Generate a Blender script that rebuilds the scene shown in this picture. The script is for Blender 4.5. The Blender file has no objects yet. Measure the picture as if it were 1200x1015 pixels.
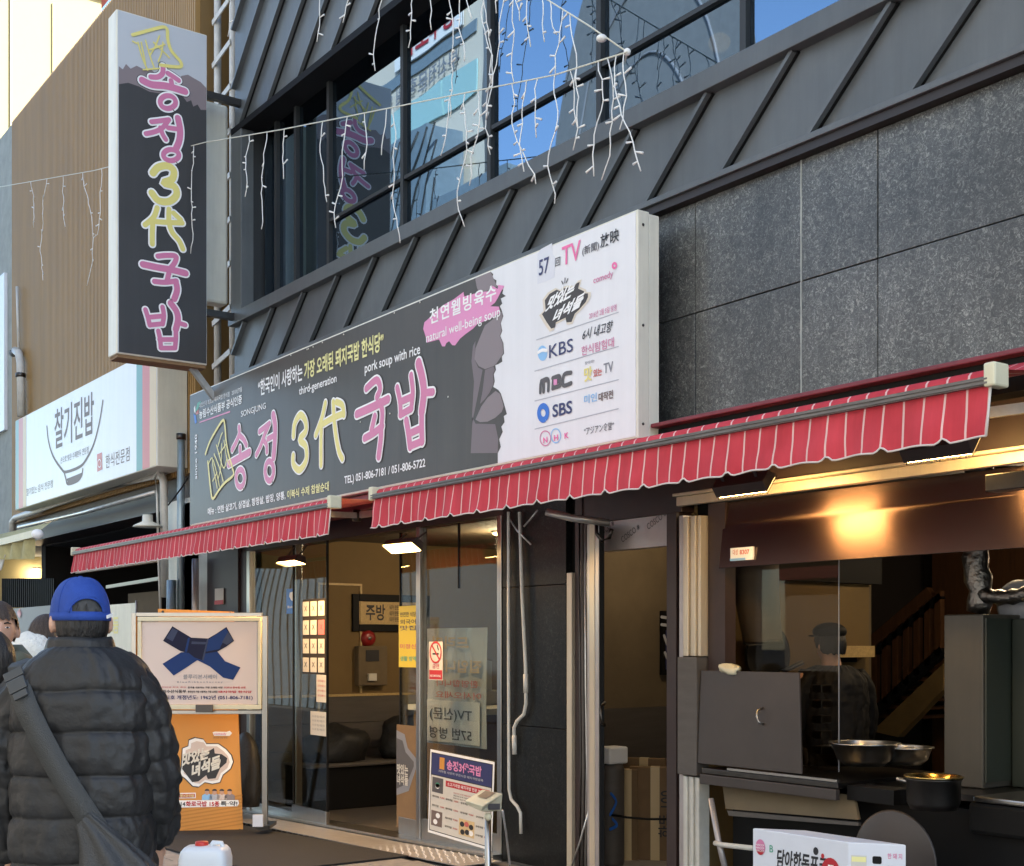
import bpy, bmesh, math, random
from mathutils import Vector, Matrix, noise
from mathutils.geometry import tessellate_polygon
random.seed(7)
SC = bpy.context.scene
COL = SC.collection

# ---------------------------------------------------------------- camera, sky, sun, exposure
F, CX, HY = 1507.0, 600.0, 756.0
CAM = Vector((0.0, -5.0, 1.55))
YAW = math.atan2(.812, .584)
FW = Vector((-math.sin(YAW), math.cos(YAW), 0)); RT = Vector((math.cos(YAW), math.sin(YAW), 0))
cd = bpy.data.cameras.new('camera'); cam = bpy.data.objects.new('camera', cd); COL.objects.link(cam)
cam.location = CAM; cam.rotation_euler = (math.pi/2, 0, YAW)
cd.sensor_width = 36; cd.lens = F/1200*36; cd.shift_y = (HY-507.5)/1200; cd.clip_end = 2000; cd.clip_start = .05
SC.camera = cam
SUN = Vector((.75, .50, .50)).normalized()
w = bpy.data.worlds.new("World"); SC.world = w; w.use_nodes = True
nt = w.node_tree; bg = nt.nodes['Background']
sky = nt.nodes.new('ShaderNodeTexSky'); sky.sky_type = 'NISHITA'; sky.sun_disc = False
sky.sun_elevation = math.asin(SUN.z); sky.sun_rotation = math.atan2(SUN.x, SUN.y); sky.air_density = 1.0; sky.dust_density = .4; sky.ozone_density = 2.0
tc = nt.nodes.new('ShaderNodeTexCoord'); mp = nt.nodes.new('ShaderNodeMapping'); mp.inputs['Scale'].default_value = (1.6, 1.6, 3.2); mp.inputs['Location'].default_value = (3.1, 1.7, .4)
nz = nt.nodes.new('ShaderNodeTexNoise'); nz.inputs['Scale'].default_value = 2.1; nz.inputs['Detail'].default_value = 6; nz.inputs['Roughness'].default_value = .55
rp = nt.nodes.new('ShaderNodeValToRGB'); rp.color_ramp.elements[0].position = .60; rp.color_ramp.elements[1].position = .78
mx = nt.nodes.new('ShaderNodeMixRGB'); mx.inputs[2].default_value = (8.5, 8.2, 7.9, 1)
nt.links.new(tc.outputs['Generated'], mp.inputs[0]); nt.links.new(mp.outputs[0], nz.inputs[0]); nt.links.new(nz.outputs[0], rp.inputs[0])
nt.links.new(rp.outputs[0], mx.inputs[0]); nt.links.new(sky.outputs[0], mx.inputs[1]); nt.links.new(mx.outputs[0], bg.inputs[0])
bg.inputs[1].default_value = .13
sl = bpy.data.lights.new('sun', 'SUN'); sl.energy = 3.6; sl.angle = math.radians(.5); sl.color = (1, .95, .86)
so = bpy.data.objects.new('sun', sl); COL.objects.link(so); so.rotation_euler = SUN.to_track_quat('Z', 'Y').to_euler()
SC.view_settings.view_transform = 'Standard'; SC.view_settings.look = 'None'; SC.view_settings.gamma = 1
SC.view_settings.use_curve_mapping = False
SC.view_settings.exposure = 2.0
SC.cycles.max_bounces = 10; SC.cycles.transparent_max_bounces = 14

# ---------------------------------------------------------------- photograph measurements -> places
def ray(px): return FW + RT*((px-CX)/F)
def W(px, py, Y):            # point where the sight line through a pixel meets the plane y = Y
    d = ray(px); t = (Y-CAM.y)/d.y
    return Vector((d.x*t, Y, CAM.z+t*(HY-py)/F))
def WX(px, py, X):           # the same for a plane x = X
    d = ray(px); t = X/d.x
    return Vector((X, CAM.y+d.y*t, CAM.z+t*(HY-py)/F))
def WD(px, py, t):           # at distance t along the camera axis
    d = ray(px); return Vector((d.x*t, CAM.y+d.y*t, CAM.z+t*(HY-py)/F))

# ---------------------------------------------------------------- materials
def streaks(t, b, c, amt):      # rain and dust streaks running down a surface
    src = b.inputs['Base Color'].links[0].from_socket
    mpn = t.nodes.new('ShaderNodeMapping'); mpn.inputs['Scale'].default_value = (5, 5, .35); t.links.new(c.outputs['Object'], mpn.inputs[0])
    n = t.nodes.new('ShaderNodeTexNoise'); n.inputs['Scale'].default_value = 2.2; n.inputs['Detail'].default_value = 6; n.inputs['Roughness'].default_value = .7; t.links.new(mpn.outputs[0], n.inputs[0])
    r = t.nodes.new('ShaderNodeMapRange'); r.inputs[1].default_value = .3; r.inputs[2].default_value = .7; r.inputs[3].default_value = 1-amt; r.inputs[4].default_value = 1+amt*.8; t.links.new(n.outputs[0], r.inputs[0])
    q = t.nodes.new('ShaderNodeMixRGB'); q.blend_type = 'MULTIPLY'; q.inputs[0].default_value = 1; t.links.new(src, q.inputs[1]); t.links.new(r.outputs[0], q.inputs[2]); t.links.new(q.outputs[0], b.inputs['Base Color'])
def mat(name, col, rough=.6, metal=0, spec=.5, noise_amt=.0, nscale=6, bump=0, bscale=60, alpha=1, emit=None, estr=0, col2=None, stretch=(1,1,1), sheen=0, streak=0):
    m = bpy.data.materials.new(name); m.use_nodes = True; t = m.node_tree; b = t.nodes['Principled BSDF']
    b.inputs['Base Color'].default_value = (*col, 1); b.inputs['Roughness'].default_value = rough; b.inputs['Metallic'].default_value = metal
    b.inputs['Specular IOR Level'].default_value = spec
    if sheen: b.inputs['Sheen Weight'].default_value = sheen
    if alpha < 1: b.inputs['Alpha'].default_value = alpha
    if emit: b.inputs['Emission Color'].default_value = (*emit, 1); b.inputs['Emission Strength'].default_value = estr
    if noise_amt or bump or col2:
        c = t.nodes.new('ShaderNodeTexCoord'); mpn = t.nodes.new('ShaderNodeMapping'); mpn.inputs['Scale'].default_value = stretch
        t.links.new(c.outputs['Object'], mpn.inputs[0])
    if noise_amt or col2:
        n = t.nodes.new('ShaderNodeTexNoise'); n.inputs['Scale'].default_value = nscale; n.inputs['Detail'].default_value = 7; n.inputs['Roughness'].default_value = .65
        t.links.new(mpn.outputs[0], n.inputs[0])
        r = t.nodes.new('ShaderNodeValToRGB'); r.color_ramp.elements[0].position = .3; r.color_ramp.elements[1].position = .7
        c2 = col2 if col2 else tuple(min(1, v*(1+noise_amt)) for v in col)
        c1 = col if col2 else tuple(v*(1-noise_amt) for v in col)
        r.color_ramp.elements[0].color = (*c1, 1); r.color_ramp.elements[1].color = (*c2, 1)
        t.links.new(n.outputs[0], r.inputs[0]); t.links.new(r.outputs[0], b.inputs['Base Color'])
        mr = t.nodes.new('ShaderNodeMapRange'); mr.inputs[3].default_value = max(.03, rough-.05); mr.inputs[4].default_value = min(1, rough+.05)
        t.links.new(n.outputs[0], mr.inputs[0]); t.links.new(mr.outputs[0], b.inputs['Roughness'])
    if streak:
        streaks(t, b, c, streak)
        if streak > .12 or name == 'charcoal':       # every sheet differs a little in tone
            src = b.inputs['Base Color'].links[0].from_socket; oi_ = t.nodes.new('ShaderNodeObjectInfo'); mm_ = t.nodes.new('ShaderNodeMapRange'); mm_.inputs[3].default_value = .88; mm_.inputs[4].default_value = 1.12
            t.links.new(oi_.outputs['Random'], mm_.inputs[0]); q_ = t.nodes.new('ShaderNodeMixRGB'); q_.blend_type = 'MULTIPLY'; q_.inputs[0].default_value = 1; t.links.new(src, q_.inputs[1]); t.links.new(mm_.outputs[0], q_.inputs[2]); t.links.new(q_.outputs[0], b.inputs['Base Color'])
    if bump:
        n2 = t.nodes.new('ShaderNodeTexNoise'); n2.inputs['Scale'].default_value = bscale; n2.inputs['Detail'].default_value = 4
        bp = t.nodes.new('ShaderNodeBump'); bp.inputs['Strength'].default_value = bump; bp.inputs['Distance'].default_value = .02
        t.links.new(mpn.outputs[0], n2.inputs[0]); t.links.new(n2.outputs[0], bp.inputs['Height']); t.links.new(bp.outputs[0], b.inputs['Normal'])
    return m
def glass(name, tint, refl, fac, wave=0, fresnel=False):
    m = bpy.data.materials.new(name); m.use_nodes = True; t = m.node_tree; t.nodes.remove(t.nodes['Principled BSDF'])
    o = t.nodes['Material Output']; tr = t.nodes.new('ShaderNodeBsdfTransparent'); tr.inputs[0].default_value = (*tint, 1)
    g = t.nodes.new('ShaderNodeBsdfGlossy'); g.inputs['Color'].default_value = (*refl, 1); g.inputs['Roughness'].default_value = .01
    x = t.nodes.new('ShaderNodeMixShader'); t.links.new(tr.outputs[0], x.inputs[1]); t.links.new(g.outputs[0], x.inputs[2]); t.links.new(x.outputs[0], o.inputs[0])
    if fresnel:      # Schlick, the same from both faces of the sheet
        fr = t.nodes.new('ShaderNodeLayerWeight'); fr.inputs[0].default_value = .5; pw = t.nodes.new('ShaderNodeMath'); pw.operation = 'POWER'; pw.inputs[1].default_value = 5
        ma = t.nodes.new('ShaderNodeMath'); ma.operation = 'MULTIPLY_ADD'; ma.inputs[1].default_value = .9; ma.inputs[2].default_value = fac
        t.links.new(fr.outputs['Facing'], pw.inputs[0]); t.links.new(pw.outputs[0], ma.inputs[0]); t.links.new(ma.outputs[0], x.inputs[0])
    else: x.inputs[0].default_value = fac
    if wave:
        c = t.nodes.new('ShaderNodeTexCoord'); n = t.nodes.new('ShaderNodeTexNoise'); n.inputs['Scale'].default_value = 1.1; n.inputs['Detail'].default_value = 1
        bp = t.nodes.new('ShaderNodeBump'); bp.inputs['Strength'].default_value = wave; bp.inputs['Distance'].default_value = .05
        t.links.new(c.outputs['Object'], n.inputs[0]); t.links.new(n.outputs[0], bp.inputs['Height']); t.links.new(bp.outputs[0], g.inputs['Normal'])
        if fresnel: pass
    return m
M = {}
def mk(k, *a, **kw): M[k] = mat(k, *a, **kw)
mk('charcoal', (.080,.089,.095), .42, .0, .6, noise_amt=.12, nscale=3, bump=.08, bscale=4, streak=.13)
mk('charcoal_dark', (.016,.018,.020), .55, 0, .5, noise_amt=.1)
mk('black', (.004,.004,.0045), .65, spec=.25)
mk('soffit_black', (.005,.005,.006), .7, spec=.2)
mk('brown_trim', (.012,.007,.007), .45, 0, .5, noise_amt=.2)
mk('white_box', (.70,.68,.58), .42, 0, .5, noise_amt=.06, nscale=4, streak=.10)
mk('white_face', (.74,.75,.78), .32, 0, .5, noise_amt=.025, nscale=1.5, streak=.035)
mk('sign_dark', (.062,.053,.045), .36, 0, .5, noise_amt=.10, nscale=2, streak=.10)
mk('blade_dark', (.046,.045,.046), .36, 0, .5, noise_amt=.06, nscale=2, streak=.08)
mk('mauve', (.23,.19,.20), .35); mk('mauve_dark', (.17,.135,.145), .35); mk('blade_grey', (.50,.53,.57), .35)
mk('pink', (.62,.20,.36), .4); mk('pink_bright', (.72,.27,.50), .4); mk('hotpink', (.80,.16,.38), .4)
mk('letter_white', (.86,.86,.86), .4); mk('yellow', (.76,.68,.22), .4); mk('pale_yellow', (.80,.76,.34), .4)
mk('ink', (.02,.02,.025), .5); mk('ink_grey', (.22,.23,.26), .5); mk('ink_soft', (.09,.085,.09), .5)
mk('navy', (.03,.035,.13), .4); mk('blue', (.03,.16,.60), .4); mk('light_blue', (.25,.50,.80), .4); mk('green', (.06,.33,.22), .4)
mk('red', (.45,.02,.03), .5); mk('line_grey', (.42,.44,.50), .5); mk('brown_ink', (.16,.115,.10), .5)
mk('awn_cass', (.17,.022,.032), .5, noise_amt=.25, nscale=5)
mk('awn_bar', (.13,.12,.115), .4, .5, noise_amt=.5, nscale=9, stretch=(1,8,30))
mk('cream_plastic', (.62,.58,.42), .45, noise_amt=.08)
mk('steel', (.42,.41,.39), .30, 1, noise_amt=.035, nscale=40, stretch=(1,1,.04))
mk('steel_dark', (.085,.08,.076), .35, 1, noise_amt=.15)
mk('pipe_white', (.55,.54,.50), .4, noise_amt=.12, nscale=8)
mk('pipe_steel', (.50,.50,.49), .3, .7, noise_amt=.15, nscale=12)
mk('pipe_blue', (.30,.38,.42), .35, .5, noise_amt=.12)
mk('concrete', (.34,.36,.34), .85, noise_amt=.18, nscale=5, bump=.15)
mk('plaster_yellow', (.165,.108,.040), .8, noise_amt=.08, nscale=2)
mk('plaster_beige', (.135,.102,.060), .85, noise_amt=.18, nscale=2)
mk('wood', (.22,.11,.045), .5, noise_amt=.3, nscale=9, stretch=(6,6,.6))
mk('wood_pale', (.50,.36,.16), .5, noise_amt=.2, nscale=9, stretch=(.6,6,6))
mk('cream_wall', (.36,.32,.17), .8, noise_amt=.03)
mk('bulb', (.8,.8,.78), .3)
mk('cable', (.62,.61,.52), .5)
mk('orange', (.62,.27,.045), .45); mk('orange_dark', (.50,.20,.03), .45)
mk('paper', (.60,.58,.53), .7, noise_amt=.04); mk('skin', (.52,.30,.21), .5, noise_amt=.05, nscale=20)
mk('hair', (.010,.009,.009), .45, spec=.5, bump=.5, bscale=90, stretch=(3,3,.4)); mk('hair_brown', (.040,.024,.016), .5, noise_amt=.5, nscale=30, stretch=(3,3,.3), bump=.5, bscale=90)
mk('puffer', (.017,.0172,.018), .52, 0, .35, noise_amt=.12, nscale=14, bump=.22, bscale=38)
mk('nylon', (.030,.031,.032), .5, 0, .4, bump=.3, bscale=220); mk('strap', (.034,.036,.036), .6, bump=.4, bscale=300)
mk('buckle', (.03,.034,.038), .3)
mk('cap_blue', (.018,.055,.27), .75, 0, .3, noise_amt=.1, nscale=40, bump=.25, bscale=250)
mk('cap_grey', (.03,.031,.032), .7, noise_amt=.5, nscale=60)
mk('khaki', (.10,.105,.075), .8, noise_amt=.15); mk('fleece', (.68,.67,.62), .9, noise_amt=.08, nscale=40, bump=.6, bscale=60)
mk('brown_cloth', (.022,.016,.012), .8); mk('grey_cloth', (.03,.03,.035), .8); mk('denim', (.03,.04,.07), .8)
mk('carton', (.20,.12,.055), .75, noise_amt=.12, nscale=6); mk('carton_white', (.66,.68,.74), .5, noise_amt=.03)
mk('jug', (.75,.78,.80), .35); mk('jug_cap', (.55,.03,.02), .4)
mk('mat_black', (.016,.015,.0145), .85, noise_amt=.3, nscale=30, bump=.5, bscale=150)
mk('asphalt', (.10,.10,.10), .85, noise_amt=.25, nscale=9, bump=.3)
mk('paver', (.22,.21,.20), .75, noise_amt=.2, nscale=9, bump=.2)
mk('plate_metal', (.36,.34,.32), .45, .5, noise_amt=.15, nscale=14)
mk('stair_wood', (.085,.036,.013), .5, noise_amt=.3, nscale=9, stretch=(6,6,.6)); mk('stringer_wood', (.20,.13,.05), .6, noise_amt=.15)
mk('cook_black', (.006,.006,.007), .7, spec=.3)
mk('heater_dim', (1,.7,.3), .5, emit=(1,.60,.20), estr=22.0)
mk('foil', (.20,.19,.18), .38, 1, bump=.6, bscale=30)
mk('heater_glow', (1,.8,.4), .5, emit=(1,.62,.20), estr=16)
mk('lamp_glow', (1,.8,.4), .5, emit=(1,.66,.28), estr=2.6)
mk('bulb_glow', (.5,.3,.1), .5, emit=(1,.50,.12), estr=.9)
mk('brass', (.60,.42,.14), .22, 1)
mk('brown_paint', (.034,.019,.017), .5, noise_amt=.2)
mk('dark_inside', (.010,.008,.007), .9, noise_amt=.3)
mk('alu_cream', (.58,.50,.38), .4, .35, noise_amt=.12, nscale=12, stretch=(1,1,.15))
mk('lilac_alu', (.40,.37,.37), .35, .4, noise_amt=.1)
mk('teal_glass', (.38,.60,.60), .15); mk('pale_wall', (.68,.62,.53), .7); mk('rib_grey', (.19,.25,.30), .45, noise_amt=.1); mk('vault_grey', (.20,.205,.21), .5, noise_amt=.1)
mk('yellow_fabric', (.42,.38,.18), .7, noise_amt=.3, nscale=5); mk('alarm_red', (.25,.012,.012), .35)
mk('wainscot', (.085,.075,.068), .6, noise_amt=.15, nscale=6, stretch=(1,.5,4)); mk('yellow_poster', (.68,.52,.04), .5)
mk('board_grey', (.050,.041,.038), .42, .1, noise_amt=.1); mk('teal_stripe', (.14,.34,.33), .4); mk('coral', (.56,.14,.12), .4); mk('sand', (.62,.46,.24), .4)
M['upper_glass'] = glass('upper_glass', (.16,.19,.21), (.60,.80,1.0), .30, wave=.04)
M['door_glass'] = glass('door_glass', (.80,.82,.78), (1,1,1), .05, fresnel=True)
M['plastic_sheet'] = glass('plastic_sheet', (.80,.76,.70), (.45,.45,.45), .02, fresnel=True)
# granite: dark stone full of pale flakes, washed with grime
def granite(name, k=1.0, rough=.34):
    m = bpy.data.materials.new(name); m.use_nodes = True; t = m.node_tree; b = t.nodes['Principled BSDF']; b.inputs['Roughness'].default_value = rough
    c = t.nodes.new('ShaderNodeTexCoord'); n0 = t.nodes.new('ShaderNodeTexNoise'); n0.inputs['Scale'].default_value = 26; n0.inputs['Detail'].default_value = 3
    av = t.nodes.new('ShaderNodeMixRGB'); av.inputs[0].default_value = .06; t.links.new(c.outputs['Object'], av.inputs[1]); t.links.new(n0.outputs['Color'], av.inputs[2]); t.links.new(c.outputs['Object'], n0.inputs[0])
    v = t.nodes.new('ShaderNodeTexNoise'); v.inputs['Scale'].default_value = 52; v.inputs['Detail'].default_value = 5; v.inputs['Roughness'].default_value = .75; v.inputs['Distortion'].default_value = 1.6
    t.links.new(av.outputs[0], v.inputs[0])
    r = t.nodes.new('ShaderNodeValToRGB'); e = r.color_ramp.elements
    e[0].position = .40; e[0].color = (.034*k,.037*k,.038*k,1); e[1].position = .62; e[1].color = (.20*k,.21*k,.20*k,1)
    x = e.new(.53); x.color = (.066*k,.071*k,.072*k,1)
    t.links.new(v.outputs[0], r.inputs[0])
    n = t.nodes.new('ShaderNodeTexNoise'); n.inputs['Scale'].default_value = 1.3; n.inputs['Detail'].default_value = 6
    r2 = t.nodes.new('ShaderNodeValToRGB'); r2.color_ramp.elements[0].color = (.65,.65,.65,1); r2.color_ramp.elements[1].color = (1.45,1.42,1.38,1); r2.color_ramp.elements[0].position = .3; r2.color_ramp.elements[1].position = .7
    t.links.new(c.outputs['Object'], n.inputs[0]); t.links.new(n.outputs[0], r2.inputs[0])
    q = t.nodes.new('ShaderNodeMixRGB'); q.blend_type = 'MULTIPLY'; q.inputs[0].default_value = 1
    t.links.new(r.outputs[0], q.inputs[1]); t.links.new(r2.outputs[0], q.inputs[2]); t.links.new(q.outputs[0], b.inputs['Base Color']); streaks(t, b, c, .25)
    src = b.inputs['Base Color'].links[0].from_socket; oi_ = t.nodes.new('ShaderNodeObjectInfo'); mm_ = t.nodes.new('ShaderNodeMapRange'); mm_.inputs[3].default_value = .86; mm_.inputs[4].default_value = 1.2
    t.links.new(oi_.outputs['Random'], mm_.inputs[0]); q_ = t.nodes.new('ShaderNodeMixRGB'); q_.blend_type = 'MULTIPLY'; q_.inputs[0].default_value = 1; t.links.new(src, q_.inputs[1]); t.links.new(mm_.outputs[0], q_.inputs[2]); t.links.new(q_.outputs[0], b.inputs['Base Color'])
    return m
M['granite'] = granite('granite'); M['granite_dark'] = granite('granite_dark', .13, .36); M['granite_dark'].node_tree.nodes['Principled BSDF'].inputs['Specular IOR Level'].default_value = .22
# striped awning cloth: pale stripes printed every 86 mm
def awning_mat():
    m = bpy.data.materials.new('awning_cloth'); m.use_nodes = True; t = m.node_tree; b = t.nodes['Principled BSDF']; b.inputs['Roughness'].default_value = .75
    c = t.nodes.new('ShaderNodeTexCoord'); s = t.nodes.new('ShaderNodeSeparateXYZ'); t.links.new(c.outputs['Object'], s.inputs[0])
    a = t.nodes.new('ShaderNodeMath'); a.operation = 'MULTIPLY'; a.inputs[1].default_value = 1/.0857
    f = t.nodes.new('ShaderNodeMath'); f.operation = 'FRACT'; g = t.nodes.new('ShaderNodeMath'); g.operation = 'LESS_THAN'; g.inputs[1].default_value = .10
    t.links.new(s.outputs[0], a.inputs[0]); t.links.new(a.outputs[0], f.inputs[0]); t.links.new(f.outputs[0], g.inputs[0])
    n = t.nodes.new('ShaderNodeTexNoise'); n.inputs['Scale'].default_value = 4; n.inputs['Detail'].default_value = 6; t.links.new(c.outputs['Object'], n.inputs[0])
    r = t.nodes.new('ShaderNodeValToRGB'); r.color_ramp.elements[0].position = .3; r.color_ramp.elements[1].position = .75
    r.color_ramp.elements[0].color = (.42,.017,.030,1); r.color_ramp.elements[1].color = (.55,.042,.062,1); t.links.new(n.outputs[0], r.inputs[0])
    q = t.nodes.new('ShaderNodeMixRGB'); q.inputs[2].default_value = (.66,.42,.40,1); t.links.new(g.outputs[0], q.inputs[0]); t.links.new(r.outputs[0], q.inputs[1]); t.links.new(q.outputs[0], b.inputs['Base Color'])
    streaks(t, b, c, .16); return m
M['awning'] = awning_mat(); mk('awn_trim', (.62,.56,.52), .7)
mk('slat_brown', (.34,.20,.065), .55, noise_amt=.14, nscale=5, stretch=(1,1,.12))
mk('slat_back', (.20,.12,.04), .7)

# ---------------------------------------------------------------- mesh helpers
MATX = {}
class MB:
    def __init__(s): s.v = []; s.f = []; s.sm = False
    def add(s, vs, fs):
        n = len(s.v); s.v += [Vector(p) for p in vs]; s.f += [tuple(i+n for i in f) for f in fs]; return s
    def box(s, a, b):
        x0,y0,z0 = a; x1,y1,z1 = b
        if x0>x1: x0,x1=x1,x0
        if y0>y1: y0,y1=y1,y0
        if z0>z1: z0,z1=z1,z0
        return s.add([(x0,y0,z0),(x1,y0,z0),(x1,y1,z0),(x0,y1,z0),(x0,y0,z1),(x1,y0,z1),(x1,y1,z1),(x0,y1,z1)],
                     [(0,3,2,1),(4,5,6,7),(0,1,5,4),(1,2,6,5),(2,3,7,6),(3,0,4,7)])
    def bar(s, p, q, wd, ht, up=(0,0,1)):      # rectangular bar between two points
        p=Vector(p); q=Vector(q); d=(q-p).normalized(); u=Vector(up); sd=d.cross(u)
        if sd.length<1e-4: sd=d.cross(Vector((1,0,0)))
        sd.normalize(); u=sd.cross(d).normalized(); a=sd*wd/2; b=u*ht/2
        return s.add([p-a-b,p+a-b,p+a+b,p-a+b,q-a-b,q+a-b,q+a+b,q-a+b],[(0,1,2,3),(7,6,5,4),(0,4,5,1),(1,5,6,2),(2,6,7,3),(3,7,4,0)])
    def tube(s, pts, r, n=8, cap=True):
        pts=[Vector(p) for p in pts]; rs = r if isinstance(r,(list,tuple)) else [r]*len(pts); base=len(s.v); ref=None
        for i,p in enumerate(pts):
            d=(pts[min(i+1,len(pts)-1)]-pts[max(i-1,0)]).normalized()
            if ref is None: ref=Vector((0,0,1)) if abs(d.z)<.9 else Vector((1,0,0))
            a=d.cross(ref).normalized(); b=d.cross(a).normalized(); ref=-b if False else ref
            a=d.cross(ref); 
            if a.length<1e-3: a=d.cross(Vector((.3,.9,.1)))
            a.normalize(); b=a.cross(d).normalized()
            for k in range(n):
                t=2*math.pi*k/n; s.v.append(p+a*math.cos(t)*rs[i]+b*math.sin(t)*rs[i])
        for i in range(len(pts)-1):
            for k in range(n):
                k2=(k+1)%n; s.f.append((base+i*n+k,base+i*n+k2,base+(i+1)*n+k2,base+(i+1)*n+k))
        if cap: s.f.append(tuple(base+k for k in range(n))[::-1]); s.f.append(tuple(base+(len(pts)-1)*n+k for k in range(n)))
        s.sm=True; return s
    def lathe(s, prof, c, n=24, axis='z', sx=1, sy=1):
        base=len(s.v); c=Vector(c)
        for (r,h) in prof:
            for k in range(n):
                t=2*math.pi*k/n; a,b=r*math.cos(t)*sx,r*math.sin(t)*sy
                s.v.append(c+(Vector((a,b,h)) if axis=='z' else Vector((a,h,b)) if axis=='y' else Vector((h,a,b))))
        for i in range(len(prof)-1):
            for k in range(n):
                k2=(k+1)%n; s.f.append((base+i*n+k,base+i*n+k2,base+(i+1)*n+k2,base+(i+1)*n+k))
        s.sm=True; return s
    def ell(s, c, r, n=16, m=10):
        c=Vector(c); base=len(s.v)
        for i in range(m+1):
            ph=math.pi*i/m
            for k in range(n):
                t=2*math.pi*k/n; s.v.append(c+Vector((r[0]*math.sin(ph)*math.cos(t),r[1]*math.sin(ph)*math.sin(t),r[2]*math.cos(ph))))
        for i in range(m):
            for k in range(n):
                k2=(k+1)%n; s.f.append((base+i*n+k,base+(i+1)*n+k,base+(i+1)*n+k2,base+i*n+k2))
        s.sm=True; return s
    def poly(s, pts):                          # flat filled outline
        pts=[Vector(p) for p in pts]; tr=tessellate_polygon([pts]); return s.add(pts,[tuple(t) for t in tr])
    def prism(s, pts, ex):                     # filled outline pushed along ex
        pts=[Vector(p) for p in pts]; ex=Vector(ex); n=len(pts); tr=tessellate_polygon([pts])
        s.add(pts+[p+ex for p in pts],[tuple(t) for t in tr]+[tuple(i+n for i in t[::-1]) for t in tr]+[(i,(i+1)%n,(i+1)%n+n,i+n) for i in range(n)]); return s
    def build(s, name, m, parent=None, bevel=0, smooth=None, solid=0, angle=False, local=False):
        me=bpy.data.meshes.new(name); mt=MATX.get(parent.name) if parent else None
        vs=s.v if (mt is None or local) else [mt@v for v in s.v]
        me.from_pydata([tuple(v) for v in vs],[],s.f); me.materials.append(M[m] if isinstance(m,str) else m)
        bm=bmesh.new(); bm.from_mesh(me); bmesh.ops.remove_doubles(bm,verts=bm.verts,dist=1e-6) if s.sm else None; bmesh.ops.recalc_face_normals(bm,faces=bm.faces); bm.to_mesh(me); bm.free()
        if smooth is None: smooth=s.sm
        if smooth:
            me.shade_smooth()
            if angle: me.set_sharp_from_angle(angle=math.radians(40))
        o=bpy.data.objects.new(name,me); COL.objects.link(o)
        if parent:
            o.parent=parent
            if mt is not None: MATX[o.name]=mt
        if bevel:
            b=o.modifiers.new('bevel','BEVEL'); b.width=bevel; b.segments=2; b.limit_method='ANGLE'
        return o
def tag(o, label=None, cat=None, group=None, kind=None):
    if label: o['label']=label
    if cat: o['category']=cat
    if group: o['group']=group
    if kind: o['kind']=kind
    return o
def thing(name, label, cat, loc=(0,0,0), rz=0, group=None, rot=None):
    o=bpy.data.objects.new(name,None); COL.objects.link(o); o.empty_display_size=.1
    m=Matrix.Translation(Vector(loc))@(rot if rot is not None else Matrix.Rotation(rz,4,'Z')); o.matrix_world=m
    MATX[o.name]=m.inverted(); return tag(o,label,cat,group)
def LOCAL(o): MATX[o.name]=Matrix.Identity(4)   # parts of this thing are given in its own coordinates
def struct(mb, name, m, **k): o=mb.build(name,m,**k); o['kind']='structure'; return o
# text: a line of type becomes a flat mesh, fitted to a parallelogram  O + u*U + v*V
TXT={}
def glyphs(s, off=0.0, shear=0.0, space=1.0):
    k=(s,off,shear,space)
    if k in TXT: return TXT[k]
    c=bpy.data.curves.new('t','FONT'); c.body=s; c.offset=off; c.shear=shear; c.resolution_u=3; c.space_character=space; c.fill_mode='FRONT'
    o=bpy.data.objects.new('t',c); me=o.to_mesh()
    vs=[(v.co.x,v.co.y) for v in me.vertices]; fs=[tuple(p.vertices) for p in me.polygons]; o.to_mesh_clear()
    bpy.data.objects.remove(o); bpy.data.curves.remove(c)
    x0=min(v[0] for v in vs); x1=max(v[0] for v in vs); y0=min(v[1] for v in vs); y1=max(v[1] for v in vs)
    TXT[k]=([((x-x0)/(x1-x0),(y-y0)/(y1-y0)) for x,y in vs],fs); return TXT[k]
def put_text(s, O, U, V, m, parent, off=0.008, shear=0, lift=None, name='lettering', space=1.0, outline=None, olift=.0012):
    O,U,V=Vector(O),Vector(U),Vector(V); nrm=U.cross(V).normalized()
    if (CAM-O).dot(nrm)<0: nrm=-nrm
    lift=.0015 if lift is None else lift
    if outline:
        vs,fs=glyphs(s,off+outline[1],shear,space); e=outline[1]*1.0
        k=MB(); k.add([O+U*(u*(1+outline[2])-outline[2]/2)+V*(v*(1+outline[3])-outline[3]/2)+nrm*(lift-.0007) for u,v in vs],fs); k.build(name,outline[0],parent)
    vs,fs=glyphs(s,off,shear,space); k=MB(); k.add([O+U*u+V*v+nrm*lift for u,v in vs],fs); return k.build(name,m,parent)
def line_of_type(s, pl, pr, ref, top, bot, Y, m, parent, **k):   # a level line of type on the plane y = Y
    A=W(ref,top,Y); B=W(ref,bot,Y); L=W(pl,bot,Y); R=W(pr,bot,Y)
    return put_text(s,(L.x,Y,B.z),(R.x-L.x,0,0),(0,0,A.z-B.z),m,parent,**k)
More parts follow.
